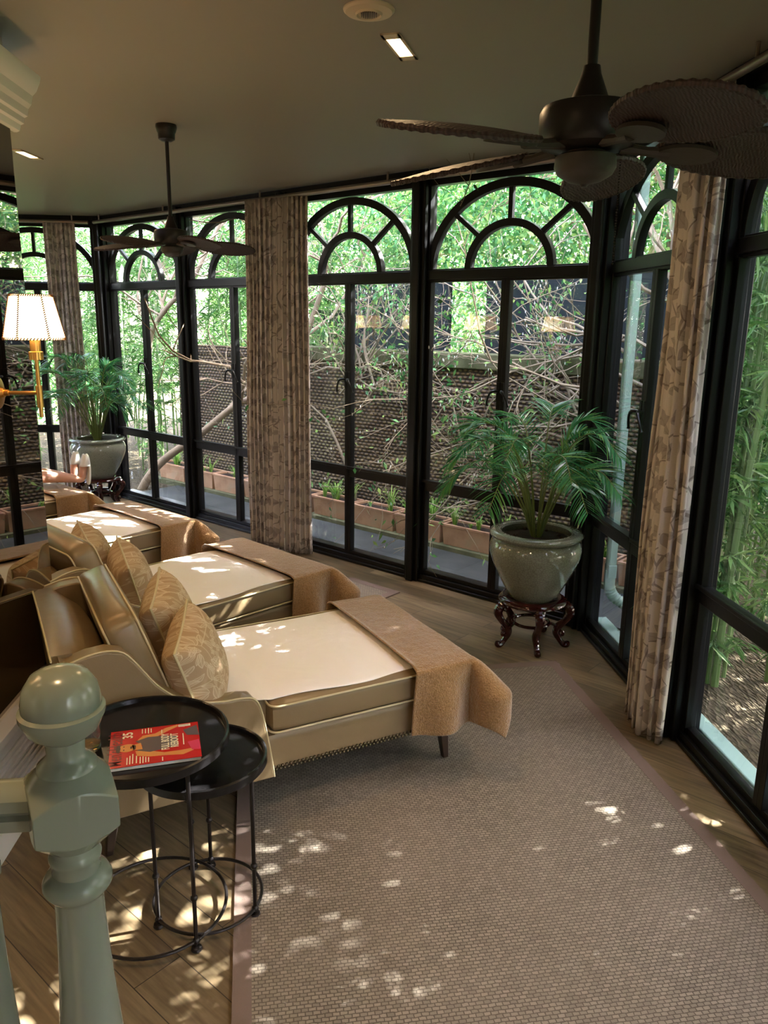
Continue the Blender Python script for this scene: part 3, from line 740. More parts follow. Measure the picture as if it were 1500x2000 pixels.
# ------------------------------------------------------------------ side tables
def side_table(loc, r, h, base_r, legs, label, hoop=.035):
    root = empty('side_table', loc)
    mb = MB(); mb.lathe([(0, h - .004), (r - .012, h - .004), (r - .010, h + .010), (r - .006, h + .013), (r, h + .010), (r + .001, h - .014), (r - .006, h - .018), (0, h - .018)], 72); mb.build('tray_top', MT['tray'], root, 40)
    mb = MB(); mb.tube([(base_r * cos(2 * pi * k / 48), base_r * sin(2 * pi * k / 48), hoop) for k in range(48)], .0055, 8, closed=True); mb.build('ring_stretcher', MT['iron'], root)
    for a in legs:
        c_, s_ = cos(R(a)), sin(R(a)); mb = MB(); q = (base_r + .0) * c_, (base_r + .0) * s_
        mb.tube([(q[0], q[1], .008), (q[0], q[1], h - .012)], .0065, 8)
        for z_ in (hoop, .185): mb.ball((q[0], q[1], z_), .0115, 10, 6)
        mb.lathe([(0, 0), (.014, 0), (.0175, .006), (.015, .014), (.007, .018), (0, .018)], 14, (q[0], q[1], 0)); mb.ball((q[0], q[1], h - .022), .010, 8, 5)
        mb.build('leg', MT['iron'], root)
    return tag(root, label, 'side table')
TB = Vector((-.712, 2.112, 0)); TS = Vector((-.555, 2.165, 0))
side_table(TB, .25, .625, .222, [-42, 72, 195], 'taller round black tray table holding the magazine and glass')
side_table(TS, .200, .525, .172, [-20, 220, 100], 'smaller round black tray table tucked partly under the taller one', .03)
# glass tumbler
root = empty('glass_tumbler', at_z(176, 1462, .621) + Vector((0, 0, 0)))
root.location.z = .6215
mb = MB(); mb.lathe([(0, 0), (.028, 0), (.031, .004), (.035, .095), (.0335, .095), (.029, .014), (0, .012)], 32); mb.build('tumbler_body', MT['tumbler'], root, 40)
mb = MB(); mb.lathe([(0, .0145), (.0285, .0155), (.0290, .024), (0, .024)], 32); mb.build('amber_drink', simple('amber_drink', (.9, .62, .28), .02, 0, .5, Transmission__Weight=.9), root, 40)
tag(root, 'clear glass tumbler with a little amber drink beside the magazine', 'glass')
# magazine
ZM = .6225
a_ = at_z(217, 1430, ZM + .012); b_ = at_z(391, 1408, ZM + .012); c_ = at_z(400, 1478, ZM + .012)
right = (b_ - a_); Lm = right.length * .97; right.normalize(); down = (c_ - b_); Wm = down.length * .97
mag = empty('magazine', (a_.x, a_.y, ZM), rotof(right))        # local x: masthead -> foot, local -y: towards camera
mb = MB(); mb.box(.002, Lm - .002, -Wm + .002, -.002, 0, .010); mb.build('pages', simple('page_paper', (.75, .72, .66), .7), mag)
mb = MB(); mb.box(0, Lm, -Wm, 0, .010, .0112); mb.box(0, Lm, -.001, 0, 0, .0112); mb.build('cover', simple('red_cover', (.50, .012, .012), .25), mag)
def flat(name, polys, mat, z=.0114, label=None):
    mb = MB()
    for p in polys: mb.prism([(x * Lm, -y * Wm) for x, y in p], z, z + .0002, 'z')
    o = mb.build(name, mat, mag, 0)
    if label: o['label'] = label
    return o
def ell(cx, cy, rx, ry, n=20): return [(cx + rx * cos(2 * pi * k / n), cy + ry * sin(2 * pi * k / n)) for k in range(n)]
def rc(x0, x1, y0, y1): return [(x0, y0), (x1, y0), (x1, y1), (x0, y1)]
skin2 = simple('printed_skin', (.62, .25, .06), .3); shirt = simple('printed_grey_vest', (.10, .075, .08), .3); dk = simple('printed_dark', (.03, .012, .012), .3); dred = simple('printed_dark_red', (.14, .004, .008), .3); pink = simple('printed_magenta', (.60, .03, .10), .3)
flat('cover_figure_arms', [[(.30, .34), (.36, .22), (.50, .20), (.62, .08), (.76, .02), (.77, .07), (.66, .16), (.52, .30), (.40, .38)], [(.28, .62), (.30, .76), (.44, .82), (.60, .84), (.80, .88), (.92, .80), (.91, .74), (.78, .76), (.60, .76), (.46, .68)]], skin2, .0114)
flat('cover_figure_torso', [[(.28, .36), (.42, .28), (.62, .30), (.74, .34), (.75, .62), (.62, .66), (.44, .70), (.30, .62), (.36, .50)], [(.82, .20), (.98, .10), (1.0, .40), (.86, .36)]], shirt, .0116)
flat('cover_figure_head', [ell(.19, .52, .10, .105), [(.24, .46), (.34, .42), (.36, .60), (.26, .60)]], skin2, .0118)
flat('cover_figure_hair', [[(.08, .42), (.11, .41), (.12, .52), (.11, .63), (.08, .62), (.065, .52)], ell(.155, .48, .008, .018, 8), ell(.155, .565, .008, .018, 8), ell(.235, .52, .012, .035, 10), [(.255, .45), (.285, .48), (.285, .57), (.255, .60), (.27, .52)]], dk, .0120)
flat('cover_weights', [[(.86, .56), (.99, .52), (1.0, .80), (.90, .78)], [(.76, .05), (.86, .03), (.84, .12), (.77, .10)]], pink, .0115)
def text(s, x, y, size, mat, name, sx=1., z=.0122, rot=90, bold=0.0):
    cu = bpy.data.curves.new(name, 'FONT'); cu.body = s; cu.size = size; cu.extrude = .0001; cu.offset = bold
    tmp = bpy.data.objects.new(name + '_t', cu); COL.objects.link(tmp); dg = bpy.context.evaluated_depsgraph_get()
    me = bpy.data.meshes.new_from_object(tmp.evaluated_get(dg)); bpy.data.objects.remove(tmp); bpy.data.curves.remove(cu)
    me.name = name; o = link_mesh(name, me, mat, mag, 0); o.data.materials.clear(); o.data.materials.append(mat)
    o.location = (x * Lm, -y * Wm, z); o.rotation_euler = (0, 0, R(rot)); o.scale = (sx, 1, 1); return o
# lettering runs along the cover width (reads from the near side up)
cream = simple('cover_cream_lettering', (.85, .78, .60), .3)
text("Men'sHealth", .135, .97, .058, dred, 'masthead_lettering', .66, .01175, 90, .0004)
text('35', .245, .26, .040, cream, 'number_lettering', .95, .0122, 90, .0008)
text('FULL BODY', .652, .70, .031, cream, 'headline_lettering', .58, .0122, 90, .0008)
text('REBOOT', .755, .66, .031, cream, 'headline_lettering', .66, .0122, 90, .0008)
bars = []
for x0, ya, yb in ((.19, .78, .96), (.22, .74, .96), (.25, .70, .95), (.29, .76, .95), (.33, .80, .97), (.36, .80, .97), (.39, .82, .96), (.42, .84, .96), (.35, .03, .16), (.385, .03, .16), (.42, .02, .18), (.45, .04, .16), (.57, .12, .22), (.57, .88, .98), (.81, .30, .62)):
    bars.append(rc(x0, x0 + .011, ya, yb))
flat('cover_lines', bars, cream, .0119)
flat('barcode_panel', [rc(.77, .91, .035, .10)], MT['white'], .0121)
flat('barcode_bars', [rc(.78 + .009 * k, .783 + .009 * k, .04, .085) for k in range(13)], dk, .0123)
tag(mag, 'red-covered magazine lying on the taller round tray table', 'magazine')
# ------------------------------------------------------------------ glazed pots, stands, palms
def plant_stand(loc, rz, s, label):
    root = empty('plant_stand', loc, rz); root.scale = (s, s, s)
    mb = MB(); mb.lathe([(.135, .262), (.185, .262), (.20, .272), (.198, .284), (.185, .292), (.175, .300), (.15, .300), (.135, .285)], 48); mb.lathe([(.135, .285), (.135, .262)], 48); mb.build('top_ring', MT['rosewood'], root, 50)
    mb = MB(); mb.tube([(.105 * cos(2 * pi * k / 40), .105 * sin(2 * pi * k / 40), .135) for k in range(40)], .010, 8, closed=True); mb.build('lower_ring', MT['rosewood'], root)
    for k in range(5):
        a = 2 * pi * k / 5; rz_ = lambda r, z: (r * cos(a), r * sin(a), z)
        P = catmull([rz_(.165, .275), rz_(.205, .255), rz_(.222, .215), rz_(.195, .165), rz_(.160, .125), rz_(.150, .085), rz_(.170, .045), rz_(.195, .018), rz_(.215, .020), rz_(.218, .036)], 5)
        n = len(P); rad = [.024 - .012 * (i / n) + .006 * sin(i / n * pi * 3) ** 2 for i in range(n)]
        mb = MB(); mb.tube(P, rad, 10)
        mb.tube(catmull([rz_(.20, .255), rz_(.178, .225), rz_(.165, .235), rz_(.172, .25)], 4), .009, 8); mb.tube(catmull([rz_(.155, .120), rz_(.125, .135), rz_(.105, .135)], 4), .009, 8); mb.tube(catmull([rz_(.165, .10), rz_(.185, .095), rz_(.19, .075), rz_(.178, .07)], 4), .008, 8)
        mb.build('leg', MT['rosewood'], root)
    return tag(root, label, 'plant stand')
def frond(rs, az, reach, height, droop, nl, ll, base_r=.05, start_h=0.0):
    """arching areca palm frond, one mesh with stem + leaflets"""
    d = Vector((cos(az), sin(az), 0)); side = Vector((-sin(az), cos(az), 0))
    P = catmull([d * base_r * .4 + Vector((0, 0, start_h)), d * (base_r + reach * .10) + Vector((0, 0, start_h + height * .45)), d * (base_r + reach * .36) + Vector((0, 0, start_h + height * .86)), d * (base_r + reach * .72) + Vector((0, 0, start_h + height * (1.0 - droop * .25))), d * (base_r + reach) + Vector((0, 0, start_h + height * (1 - droop)))], 8)
    N = len(P); V = []; F = []
    st = MB(); st.tube(P, [.0055 * (1 - .8 * i / N) + .0008 for i in range(N)], 5)
    for k in range(nl):
        t = .40 + .60 * (k / (nl - 1)) ** .95; x = t * (N - 1); i = min(N - 2, int(x)); p = P[i].lerp(P[i + 1], x - i); tg = (P[i + 1] - P[i]).normalized()
        tt = (t - .40) / .60; L = ll * (.45 + .75 * sin(pi * (tt * .8 + .12))) * rs.uniform(.9, 1.1)
        for s_ in (-1, 1):
            out = (side * s_ * rs.uniform(.75, .95) + tg * (.55 + .5 * tt) + Vector((0, 0, .22 - .1 * tt))).normalized(); w = .0046
            up = out.cross(tg).normalized() * s_; 
            wid = (out.cross(Vector((0, 0, 1))).normalized() * .8 + Vector((0, 0, rs.uniform(-.6, .6)))).normalized()
            pts = []; q = p.copy(); dirv = out.copy(); seg = 5
            for g_ in range(seg + 1):
                pts.append(q.copy()); q = q + dirv * L / seg; dirv = (dirv + Vector((0, 0, -1)) * (.05 + .055 * g_) * rs.uniform(.7, 1.3)).normalized()
            b = len(V)
            for g_, q in enumerate(pts):
                ww = w * (.5, 1.0, 1.0, .85, .5, .06)[g_]; V.append(q - wid * ww); V.append(q + wid * ww)
            for g_ in range(seg): F.append((b + 2 * g_, b + 2 * g_ + 1, b + 2 * g_ + 3, b + 2 * g_ + 2))
    return st, V, F
def potted_palm(loc, s, seed, label, nf=24, reach=.5, height=.62):
    rs = random.Random(seed); root = empty('potted_palm', loc); z0 = 0.0
    prof = [(0, 0), (.115, 0), (.135, .012), (.165, .07), (.205, .155), (.243, .245), (.262, .31), (.264, .355), (.252, .395), (.237, .41), (.243, .418), (.262, .424), (.268, .438), (.262, .452), (.245, .458), (.205, .456), (.198, .445), (.205, .425), (.215, .40), (.20, .375), (0, .37)]
    prof = [(r * s, z * s * .90) for r, z in prof]
    mb = MB(); mb.lathe(prof, 72); mb.build('glazed_pot', MT['glaze'], root, 50)
    mb = MB(); mb.lathe([(0, .375 * s), (.10 * s, .372 * s), (.20 * s, .365 * s), (.20 * s, .342 * s)], 40)
    for k in range(14):
        a = rs.uniform(0, 6.3); r_ = rs.uniform(.1, .18) * s; mb.ball((r_ * cos(a), r_ * sin(a), .370 * s), rs.uniform(.008, .017) * s, 8, 5)
    mb.build('potting_soil', MT['soil'], root)
    for k in range(nf):
        az = 2 * pi * k / nf * 2.618 + rs.uniform(-.3, .3); lev = k / nf
        rc_ = reach * (.45 + .55 * (1 - abs(lev - .35))) * rs.uniform(.85, 1.12); dv = Vector((cos(az), sin(az), 0))
        for q0, nn_ in ((p0, nA), (p0, nB), (pL, nF)):       # keep every frond inside the glass
            gap = (q0 - Vector((loc.x, loc.y, 0))).dot(nn_) - .15; cs_ = dv.dot(nn_)
            if cs_ > .05: rc_ = min(rc_, max(.10, gap / cs_))
        st, V, F = frond(rs, az, rc_, height * (.55 + .50 * lev) * rs.uniform(.9, 1.1), .42 - .34 * lev + rs.uniform(-.05, .08), 30, .165 * s, .05 * s, .36 * s)
        o = raw('frond', V, F, MT['palm_leaf'], root, 0); st.build('frond_stem', MT['palm_stem'], o)
    return tag(root, label, 'potted plant')
S1 = Vector((.88, 4.33, 0)); plant_stand(S1, R(200), 1.0, 'carved dark red wooden stand under the near potted palm')
potted_palm(S1 + Vector((0, 0, .285)), 1.0, 5, 'potted palm in a grey crackle-glazed pot by the window corner', 24, .58, .72)
S2 = Vector((-2.86, 7.68, 0)); plant_stand(S2, R(215), 1.0, 'carved dark wooden stand under the far potted palm')
potted_palm(S2 + Vector((0, 0, .285)), 1.0, 9, 'potted palm in a grey glazed pot in the far left corner', 26, .62, .80)
# ------------------------------------------------------------------ ceiling fans
def make_fan(loc, drop, angles, label, chain=True):
    root = empty('ceiling_fan', loc); zb = -drop                    # blade plane below ceiling
    mb = MB(); mb.lathe([(0, 0), (.075, 0), (.078, -.02), (.068, -.05), (.062, -.06), (.060, -.10), (.035, -.115), (0, -.115)], 36); mb.build('canopy', MT['dark_brown_metal'], root)
    mb = MB(); mb.tube([(0, 0, -.10), (0, 0, zb + .14)], .014, 14); mb.build('downrod', MT['dark_brown_metal'], root)
    mb = MB(); mb.lathe([(0, zb + .185), (.022, zb + .185), (.026, zb + .165), (.052, zb + .10), (.085, zb + .095), (.120, zb + .085), (.128, zb + .07), (.128, zb + .005), (.120, zb - .012), (.085, zb - .022), (0, zb - .022)], 44); mb.build('motor_housing', MT['dark_brown_metal'], root)
    mb = MB(); mb.lathe([(.07, zb - .03), (.080, zb - .035), (.082, zb - .062), (.072, zb - .080), (.045, zb - .096), (.012, zb - .104), (.008, zb - .110), (0, zb - .110)], 40); mb.lathe([(.05, zb - .015), (.05, zb - .04)], 24); mb.build('bottom_cap', MT['fan_wood'], root)
    for a in angles:
        pitch = Matrix.Rotation(R(a), 4, 'Z') @ Matrix.Translation((0, 0, zb)) @ Matrix.Rotation(R(3.5), 4, 'Y') @ Matrix.Rotation(R(-15), 4, 'X')
        # blade: woven oval
        n = 40; m = 9; V = []; F = []; edge = []
        cx, ax, by = .415, .225, .124
        for s_ in (1, -1):
            b = len(V)
            for i in range(m + 1):
                r = i / m
                for k in range(n):
                    t_ = 2 * pi * k / n; x = cx + ax * r * cos(t_); y = by * r * sin(t_) * (1 + .10 * cos(t_)); z = s_ * .006 + .010 * (1 - r * r)
                    V.append(pitch @ Vector((x, y, z)))
                    if i == m and s_ == 1: edge.append(pitch @ Vector((x, y, 0)))
            for i in range(m):
                for k in range(n):
                    f = (b + i * n + k, b + i * n + (k + 1) % n, b + (i + 1) * n + (k + 1) % n, b + (i + 1) * n + k); F.append(f if s_ > 0 else f[::-1])
        bl = raw('blade', V, F, MT['blade'], root, 50)
        mb = MB(); rope = []
        for i in range(200):
            q = i / 200 * n; j = int(q); p = edge[j % n].lerp(edge[(j + 1) % n], q - j); rope.append(p)
        mb.tube(rope, [.0078 + .0014 * sin(i * 1.3) for i in range(200)], 6, closed=True); mb.build('braided_rim', MT['blade'], bl)
        mb = MB(); P = [pitch @ Vector(q) for q in ((.09, 0, -.006), (.16, 0, -.012), (.22, 0, -.012))]; mb.tube(P, [.016, .012, .016], 8)
        pl = [pitch @ Vector((.265 + .080 * cos(2 * pi * k / 20), .048 * sin(2 * pi * k / 20), zz)) for zz in (-.018, -.008) for k in range(20)]
        mb.add(pl, [tuple(range(20)), tuple(range(39, 19, -1))] + [(k, (k + 1) % 20, (k + 1) % 20 + 20, k + 20) for k in range(20)]); mb.build('blade_bracket', MT['fan_wood'], bl)
    if chain:
        mb = MB(); z_ = zb - .06
        for k in range(38): mb.ball((.075, -.07, z_ - k * .0068), .0026, 6, 4)
        mb.build('pull_chain', MT['iron'], root)
    return tag(root, label, 'ceiling fan')
make_fan(Vector((.527, 2.25, ZC)), .50, [-147 + 72 * k for k in range(5)], 'large ceiling fan with woven palm blades at the upper right')
f1 = make_fan(Vector((-1.15, 4.36, ZC)), .575 / .70, [168 + 72 * k for k in range(5)], 'second ceiling fan with woven blades over the further loungers')
f1.scale = (.70, .70, .70)
# ------------------------------------------------------------------ ceiling fittings
def downlight(loc, rz, label, power=28):
    root = empty('recessed_downlight', loc, rz)
    mb = MB(); w, l = .034, .14
    mb.box(-w, w, -l, -l + .045, -.006, .0); mb.box(-w, w, l - .045, l, -.006, .0); mb.box(-w, -w + .009, -l, l, -.006, 0); mb.box(w - .009, w, -l, l, -.006, 0); mb.build('trim_frame', MT['cream'], root)
    mb = MB(); mb.box(-w + .009, w - .009, -l + .047, l - .047, -.004, -.001); mb.build('lamp_lens', MT['lens'], root)
    ld = bpy.data.lights.new('downlight', 'AREA'); ld.energy = power; ld.color = (1, .66, .34); ld.shape = 'RECTANGLE'; ld.size = .06; ld.size_y = .16; ld.spread = R(150)
    lo = bpy.data.objects.new('downlight', ld); COL.objects.link(lo); lo.parent = root; lo.location = (0, 0, -.010)
    return tag(root, label, 'ceiling light')
DLZ = ZC
downlight((.035, 3.14, DLZ), R(-16), 'small rectangular ceiling light at the top centre, nearer one', 9)
downlight((-2.22, 5.15, DLZ), R(-3), 'small rectangular ceiling light further away at the upper left', 9)
downlight((-.55, 1.0, DLZ), R(15), 'unseen rectangular ceiling light added for brightness above the stair railing', 12)  # out-of-view fitting added to brighten the room
root = empty('ceiling_air_valve', (-.07, 2.80, ZC))
mb = MB(); mb.lathe([(0, -.012), (.03, -.014), (.05, -.012), (.075, -.010), (.082, -.004), (.083, 0)], 40); mb.lathe([(.036, -.012), (.040, -.019), (.044, -.012)], 40); mb.build('cover_disc', MT['cream'], root)
mb = MB()
for k in range(-4, 5): w = math.sqrt(.028 ** 2 - (k * .006) ** 2); mb.box(k * .006 - .0012, k * .006 + .0012, -w, w, -.0185, -.013)
mb.build('grille_slots', MT['legwood'], root)
tag(root, 'round cream detector disc on the ceiling beside the ceiling light', 'ceiling detector')
# ------------------------------------------------------------------ wall sconces
def make_sconce():
    root = empty('wall_sconce')                   # local +x points into the room, origin on the wall at rosette height
    mb = MB(); V = []
    prof = [(0, 0), (.055, 0), (.057, .008), (.045, .012), (.02, .016), (.016, .03), (0, .03)]
    mb.lathe(prof, 32); mb.V = [(z, x, y) for x, y, z in mb.V]; mb.build('wall_rosette', MT['brass'], root)
    mb = MB(); mb.tube([(.02, 0, 0), (.15, 0, 0)], .0065, 12); mb.tube([(.02, 0, 0), (.045, 0, 0)], .011, 12); mb.build('swing_arm', MT['brass'], root)
    mb = MB(); mb.tube([(.15, 0, -.085), (.15, 0, .14)], .007, 12); mb.tube([(.15, 0, -.05), (.15, 0, .025)], .0115, 12); mb.lathe([(0, .115), (.024, .115), (.024, .142), (.018, .144), (.018, .20), (0, .20)], 24, (.15, 0, 0)); mb.build('lamp_stem', MT['brass'], root)
    V = []; n = 24
    mb = MB(); mb.lathe([(.100, .0), (.068, .148)], n)
    mb.F = [f for f in mb.F if len(f) == 4]
    sh = mb.build('lamp_shade', MT['shade'], root, 60); sh.location = (.15, 0, .185)
    s_ = sh.modifiers.new('solid', 'SOLIDIFY'); s_.thickness = .002
    mb = MB()
    for k in range(6):
        a = 2 * pi * (k + .3) / 6
        for i in range(22):
            z_ = .145 * i / 21; r = .100 + (.068 - .100) * z_ / .148 + .001; sk = .05 * (1 if i % 2 else -1)
            mb.tube([(r * cos(a - .04), r * sin(a - .04), z_ - .0025), (r * cos(a + .04), r * sin(a + .04), z_ + .0025)], .0021, 4)
    for r, z_ in ((.101, .002), (.069, .146)):
        for k in range(60):
            a = 2 * pi * k / 60; mb.tube([(r * cos(a), r * sin(a), z_ - .004), (r * cos(a + .06), r * sin(a + .06), z_ + .004)], .0019, 4)
    mb.build('stitched_seams', MT['stitch'], sh, 0, fix=False)
    mb = MB(); mb.lathe([(0, .20), (.012, .205), (.024, .235), (.022, .26), (0, .275)], 16, (.15, 0, 0)); mb.build('bulb', MT['lens'], root)
    ld = bpy.data.lights.new('sconce_lamp', 'POINT'); ld.energy = 5.0; ld.color = (1, .58, .26); ld.shadow_soft_size = .03
    lo = bpy.data.objects.new('sconce_lamp', ld); COL.objects.link(lo); lo.parent = root; lo.location = (.15, 0, .29)
    return root
sp_ = make_sconce(); first = True
q = mC + mX * .35
spots = [(q, rotof(-nM), 'brass swing-arm wall lamp with stitched shade on the near mirror'),
         (mC + dA * .86, rotof(nA), 'brass wall lamp on the inner mirror, nearest the mirror corner'),
         (mC + dA * 1.80, rotof(nA), 'brass wall lamp on the inner mirror, second from the mirror corner'),
         (mC + dA * 2.67, rotof(nA), 'brass wall lamp on the inner mirror, third from the mirror corner'),
         (mC + dA * 3.48, rotof(nA), 'brass wall lamp on the inner mirror, furthest from the mirror corner'),
         (mC + mX * 1.75, rotof(-nM), 'brass wall lamp on the near mirror beside the stair railing')]
for i, (p, rz, lab) in enumerate(spots):
    o = sp_ if i == 0 else copy_tree(sp_)
    o.location = (p.x, p.y, 1.59); o.rotation_euler = (0, 0, rz); tag(o, lab, 'wall lamp', None)
# ------------------------------------------------------------------ stair railing
NW = Vector((-.465, 1.03, 0)); root = empty('stair_railing', NW, R(31))
mb = MB(); T = 1.362
mb.lathe([(0, T), (.022, T - .003), (.040, T - .012), (.0515, T - .030), (.0555, T - .050), (.0555, T - .060), (.0605, T - .064), (.0605, T - .072), (.0565, T - .080), (.050, T - .095), (.036, T - .107), (.028, T - .112), (.027, T - .135), (.032, T - .143), (.042, T - .152), (.044, T - .160), (.044, T - .170)], 48)
nw = mb.build('newel_finial', MT['sage'], root, 40)
# square block, chamfered top in to the round collar
hb_ = .059; z1, z0_ = T - .165, T - .275
V = []; F = []; n = 48
def sq(a, h, k=1.0):
    c_, s_ = cos(a), sin(a); m_ = max(abs(c_), abs(s_)); return (h * c_ / m_, h * s_ / m_)
rings = []
for (hh, zz, rd) in ((.040, z1 + .012, 1.0), (.046, z1 + .004, 1.0), (hb_, z1 - .012, 0.0), (hb_, z0_ + .014, 0.0), (.040, z0_ - .010, 1.0)):
    ring = []
    for k in range(n):
        a = 2 * pi * k / n; X, Y = sq(a, hh)
        rr_ = hh; cr = max(abs(cos(a)), abs(sin(a))) 
        if rd: X, Y = rr_ * cos(a), rr_ * sin(a); dz = 0
        else: 
            dist = math.hypot(X, Y) / hh - 1; dz = -.045 * dist * (1 if zz > T - .22 else -1)
        ring.append(len(V)); V.append((X, Y, zz + (0 if rd else dz)))
    rings.append(ring)
for r0, r1 in zip(rings, rings[1:]):
    for k in range(n): F.append((r0[k], r0[(k + 1) % n], r1[(k + 1) % n], r1[k]))
F.append(tuple(rings[0])); F.append(tuple(rings[-1][::-1]))
mb = MB(); mb.add(V, F); mb.build('newel_block', MT['sage'], root, 24, .002)
mb = MB(); t0 = z0_ - .005
mb.lathe([(.034, t0), (.035, t0 - .018), (.036, t0 - .020), (.0385, t0 - .026), (.0385, t0 - .031), (.035, t0 - .036), (.036, t0 - .052), (.046, t0 - .060), (.051, t0 - .070), (.051, t0 - .078), (.045, t0 - .088), (.038, t0 - .094), (.036, t0 - .100), (.037, t0 - .15), (.041, t0 - .25), (.048, t0 - .35), (.054, t0 - .43), (.052, t0 - .50), (.040, t0 - .56), (.045, t0 - .58), (.045, t0 - .60), (.04, t0 - .62)], 48)
mb.box(-.055, .055, -.055, .055, 0, t0 - .60); mb.build('newel_shaft', MT['sage'], root, 40)
hr = MB(); y_, z_ = 0, T - .215
prof = [(-.030, -.030), (-.030, -.012), (-.024, -.006), (-.033, .004), (-.030, .020), (-.018, .030), (0, .034), (.018, .030), (.030, .020), (.033, .004), (.024, -.006), (.030, -.012), (.030, -.030)]
hr.prism([(a, z_ + b) for a, b in prof], -.045, -.56, 'x'); hr.build('handrail', MT['sage'], root, 30).rotation_euler = (0, 0, R(-24))
hr = MB(); hr.box(-.56, -.045, -.025, .025, 0, .04); hr.build('bottom_rail', MT['sage'], root, 30, .004).rotation_euler = (0, 0, R(-24))
for bx in (-.135, -.25, -.365, -.48):
    mb = MB(); zt = z_ - .03
    mb.lathe([(.018, zt), (.018, zt - .06), (.024, zt - .075), (.024, zt - .09), (.016, zt - .10), (.018, zt - .25), (.028, zt - .45), (.030, zt - .55), (.018, zt - .66), (.024, zt - .68), (.024, .25), (.018, .24)], 24, (bx, 0, 0)); mb.box(bx - .024, bx + .024, -.024, .024, .04, .25); mb.build('baluster', MT['sage'], root).rotation_euler = (0, 0, R(-24))
tag(root, 'grey-green painted stair railing with ball-topped newel post in the left foreground', 'railing')

# ------------------------------------------------------------------ person on the furthest lounger
def skinned(name, verts, edges, rad, mat, parent, root=0, sub=2):
    me = bpy.data.meshes.new(name); me.from_pydata([tuple(v) for v in verts], edges, []); me.materials.append(mat)
    o = bpy.data.objects.new(name, me); COL.objects.link(o); o.parent = parent
    m = o.modifiers.new('skin', 'SKIN'); m.use_smooth_shade = True
    sv_ = me.skin_vertices[0].data
    for i, r in enumerate(rad): sv_[i].radius = (r, r) if not hasattr(r, '__len__') else r; sv_[i].use_root = (i == root)
    s = o.modifiers.new('sub', 'SUBSURF'); s.levels = sub; s.render_levels = sub; return o
o4, rz4, d4, w4 = FR[3]
person = empty('person', o4 + d4 * .20 - w4 * .02, rz4); tag(person, 'person lying on the furthest lounger, only bare legs and slippered feet showing', 'person')
yc = .33
V = [(.52, yc, .60), (.40, yc, .70), (.30, yc, .84), (.23, yc, .97), (.20, yc, 1.04), (.20, yc, 1.12), (.21, yc, 1.20)]
Rr = [.125, .125, .135, .12, .052, .075, .078]
E_ = [(i, i + 1) for i in range(6)]
for s_, fy in ((-1, .235), (1, .37)):
    b = len(V); V += [(.60, yc + s_ * .085, .585), (.78, yc + s_ * .10, .60), (.95, yc + s_ * .09, .625), (1.12, (fy + yc + s_ * .09) / 2, .60), (1.28, fy, .560), (1.345, fy, .535), (1.350, fy, .60), (1.365, fy + s_ * .01, .67), (1.372, fy + s_ * .012, .715)]
    Rr += [.085, .072, .056, .052, .036, .034, .034, .033, .022]
    E_ += [(0, b)] + [(b + i, b + i + 1) for i in range(8)]
    a = len(V); V += [(.25, yc + s_ * .18, .93), (.33, yc + s_ * .25, .76), (.47, yc + s_ * .20, .70), (.57, yc + s_ * .11, .715), (.62, yc + s_ * .075, .718)]
    Rr += [.05, .043, .036, .026, .030]; E_ += [(3, a)] + [(a + i, a + i + 1) for i in range(4)]
    hx, hy, hz = V[-1]
    for f in range(4):
        b2 = len(V); yo = (f - 1.5) * .017; l = (.030, .034, .031, .024)[f]
        V += [(hx + .022, hy - s_ * .02 + yo, hz - .002), (hx + .022 + l, hy - s_ * .025 + yo, hz - .010), (hx + .022 + l * 1.6, hy - s_ * .03 + yo, hz - .030)]; Rr += [.009, .0085, .0075]
        E_ += [(a + 4, b2), (b2, b2 + 1), (b2 + 1, b2 + 2)]
    b2 = len(V); V += [(hx + .0, hy - s_ * .035, hz + .006), (hx + .022, hy - s_ * .05, hz - .002)]; Rr += [.010, .0085]; E_ += [(a + 4, b2), (b2, b2 + 1)]
body = skinned('body', V, E_, Rr, MT['skin'], person)
mb = MB(); n = 16
def hd(th, ph): return (.205 + .088 * sin(ph) * cos(th), yc + .075 * sin(ph) * sin(th), 1.185 + .112 * cos(ph))
mb.V = []; hb2 = MB(); hb2.lathe([(max(1e-6, .078 * sin(pi * i / 12)), -.112 * cos(pi * i / 12)) for i in range(13)], 20, (.21, yc, 1.185)); hb2.ball((.295, yc, 1.165), .016, 8, 6); hb2.ball((.21, yc - .078, 1.17), .018, 8, 6); hb2.ball((.21, yc + .078, 1.17), .018, 8, 6); hd_ = hb2.build('head', MT['skin'], body)
mb = MB()
for s_ in (-1, 1): mb.ball((.278, yc + s_ * .028, 1.19), .009, 8, 5); mb.bar((.283, yc + s_ * .015, 1.208), (.278, yc + s_ * .045, 1.208), .006, .006)
mb.build('eyes', MT['hair'], hd_)
mb = MB(); mb.bar((.283, yc - .022, 1.130), (.283, yc + .022, 1.130), .008, .008); mb.build('mouth', simple('lips', (.45, .14, .12), .5), hd_)
mb = MB(); mb.lathe([(.082, .0), (.083, .04), (.06, .09), (0, .118)], 20, (.195, yc, 1.19)); mb.build('hair', MT['hair'], person)
rb = skinned('bath_robe', [(.70, yc, .60), (.52, yc, .61), (.40, yc, .72), (.30, yc, .86), (.23, yc, .96), (.24, yc - .19, .93), (.33, yc - .26, .77), (.45, yc - .21, .71), (.24, yc + .19, .93), (.33, yc + .26, .77), (.45, yc + .21, .71)], [(0, 1), (1, 2), (2, 3), (3, 4), (4, 5), (5, 6), (6, 7), (4, 8), (8, 9), (9, 10)], [(.13, .17), .16, .155, .16, .12, .07, .062, .058, .07, .062, .058], MT['robe'], person)
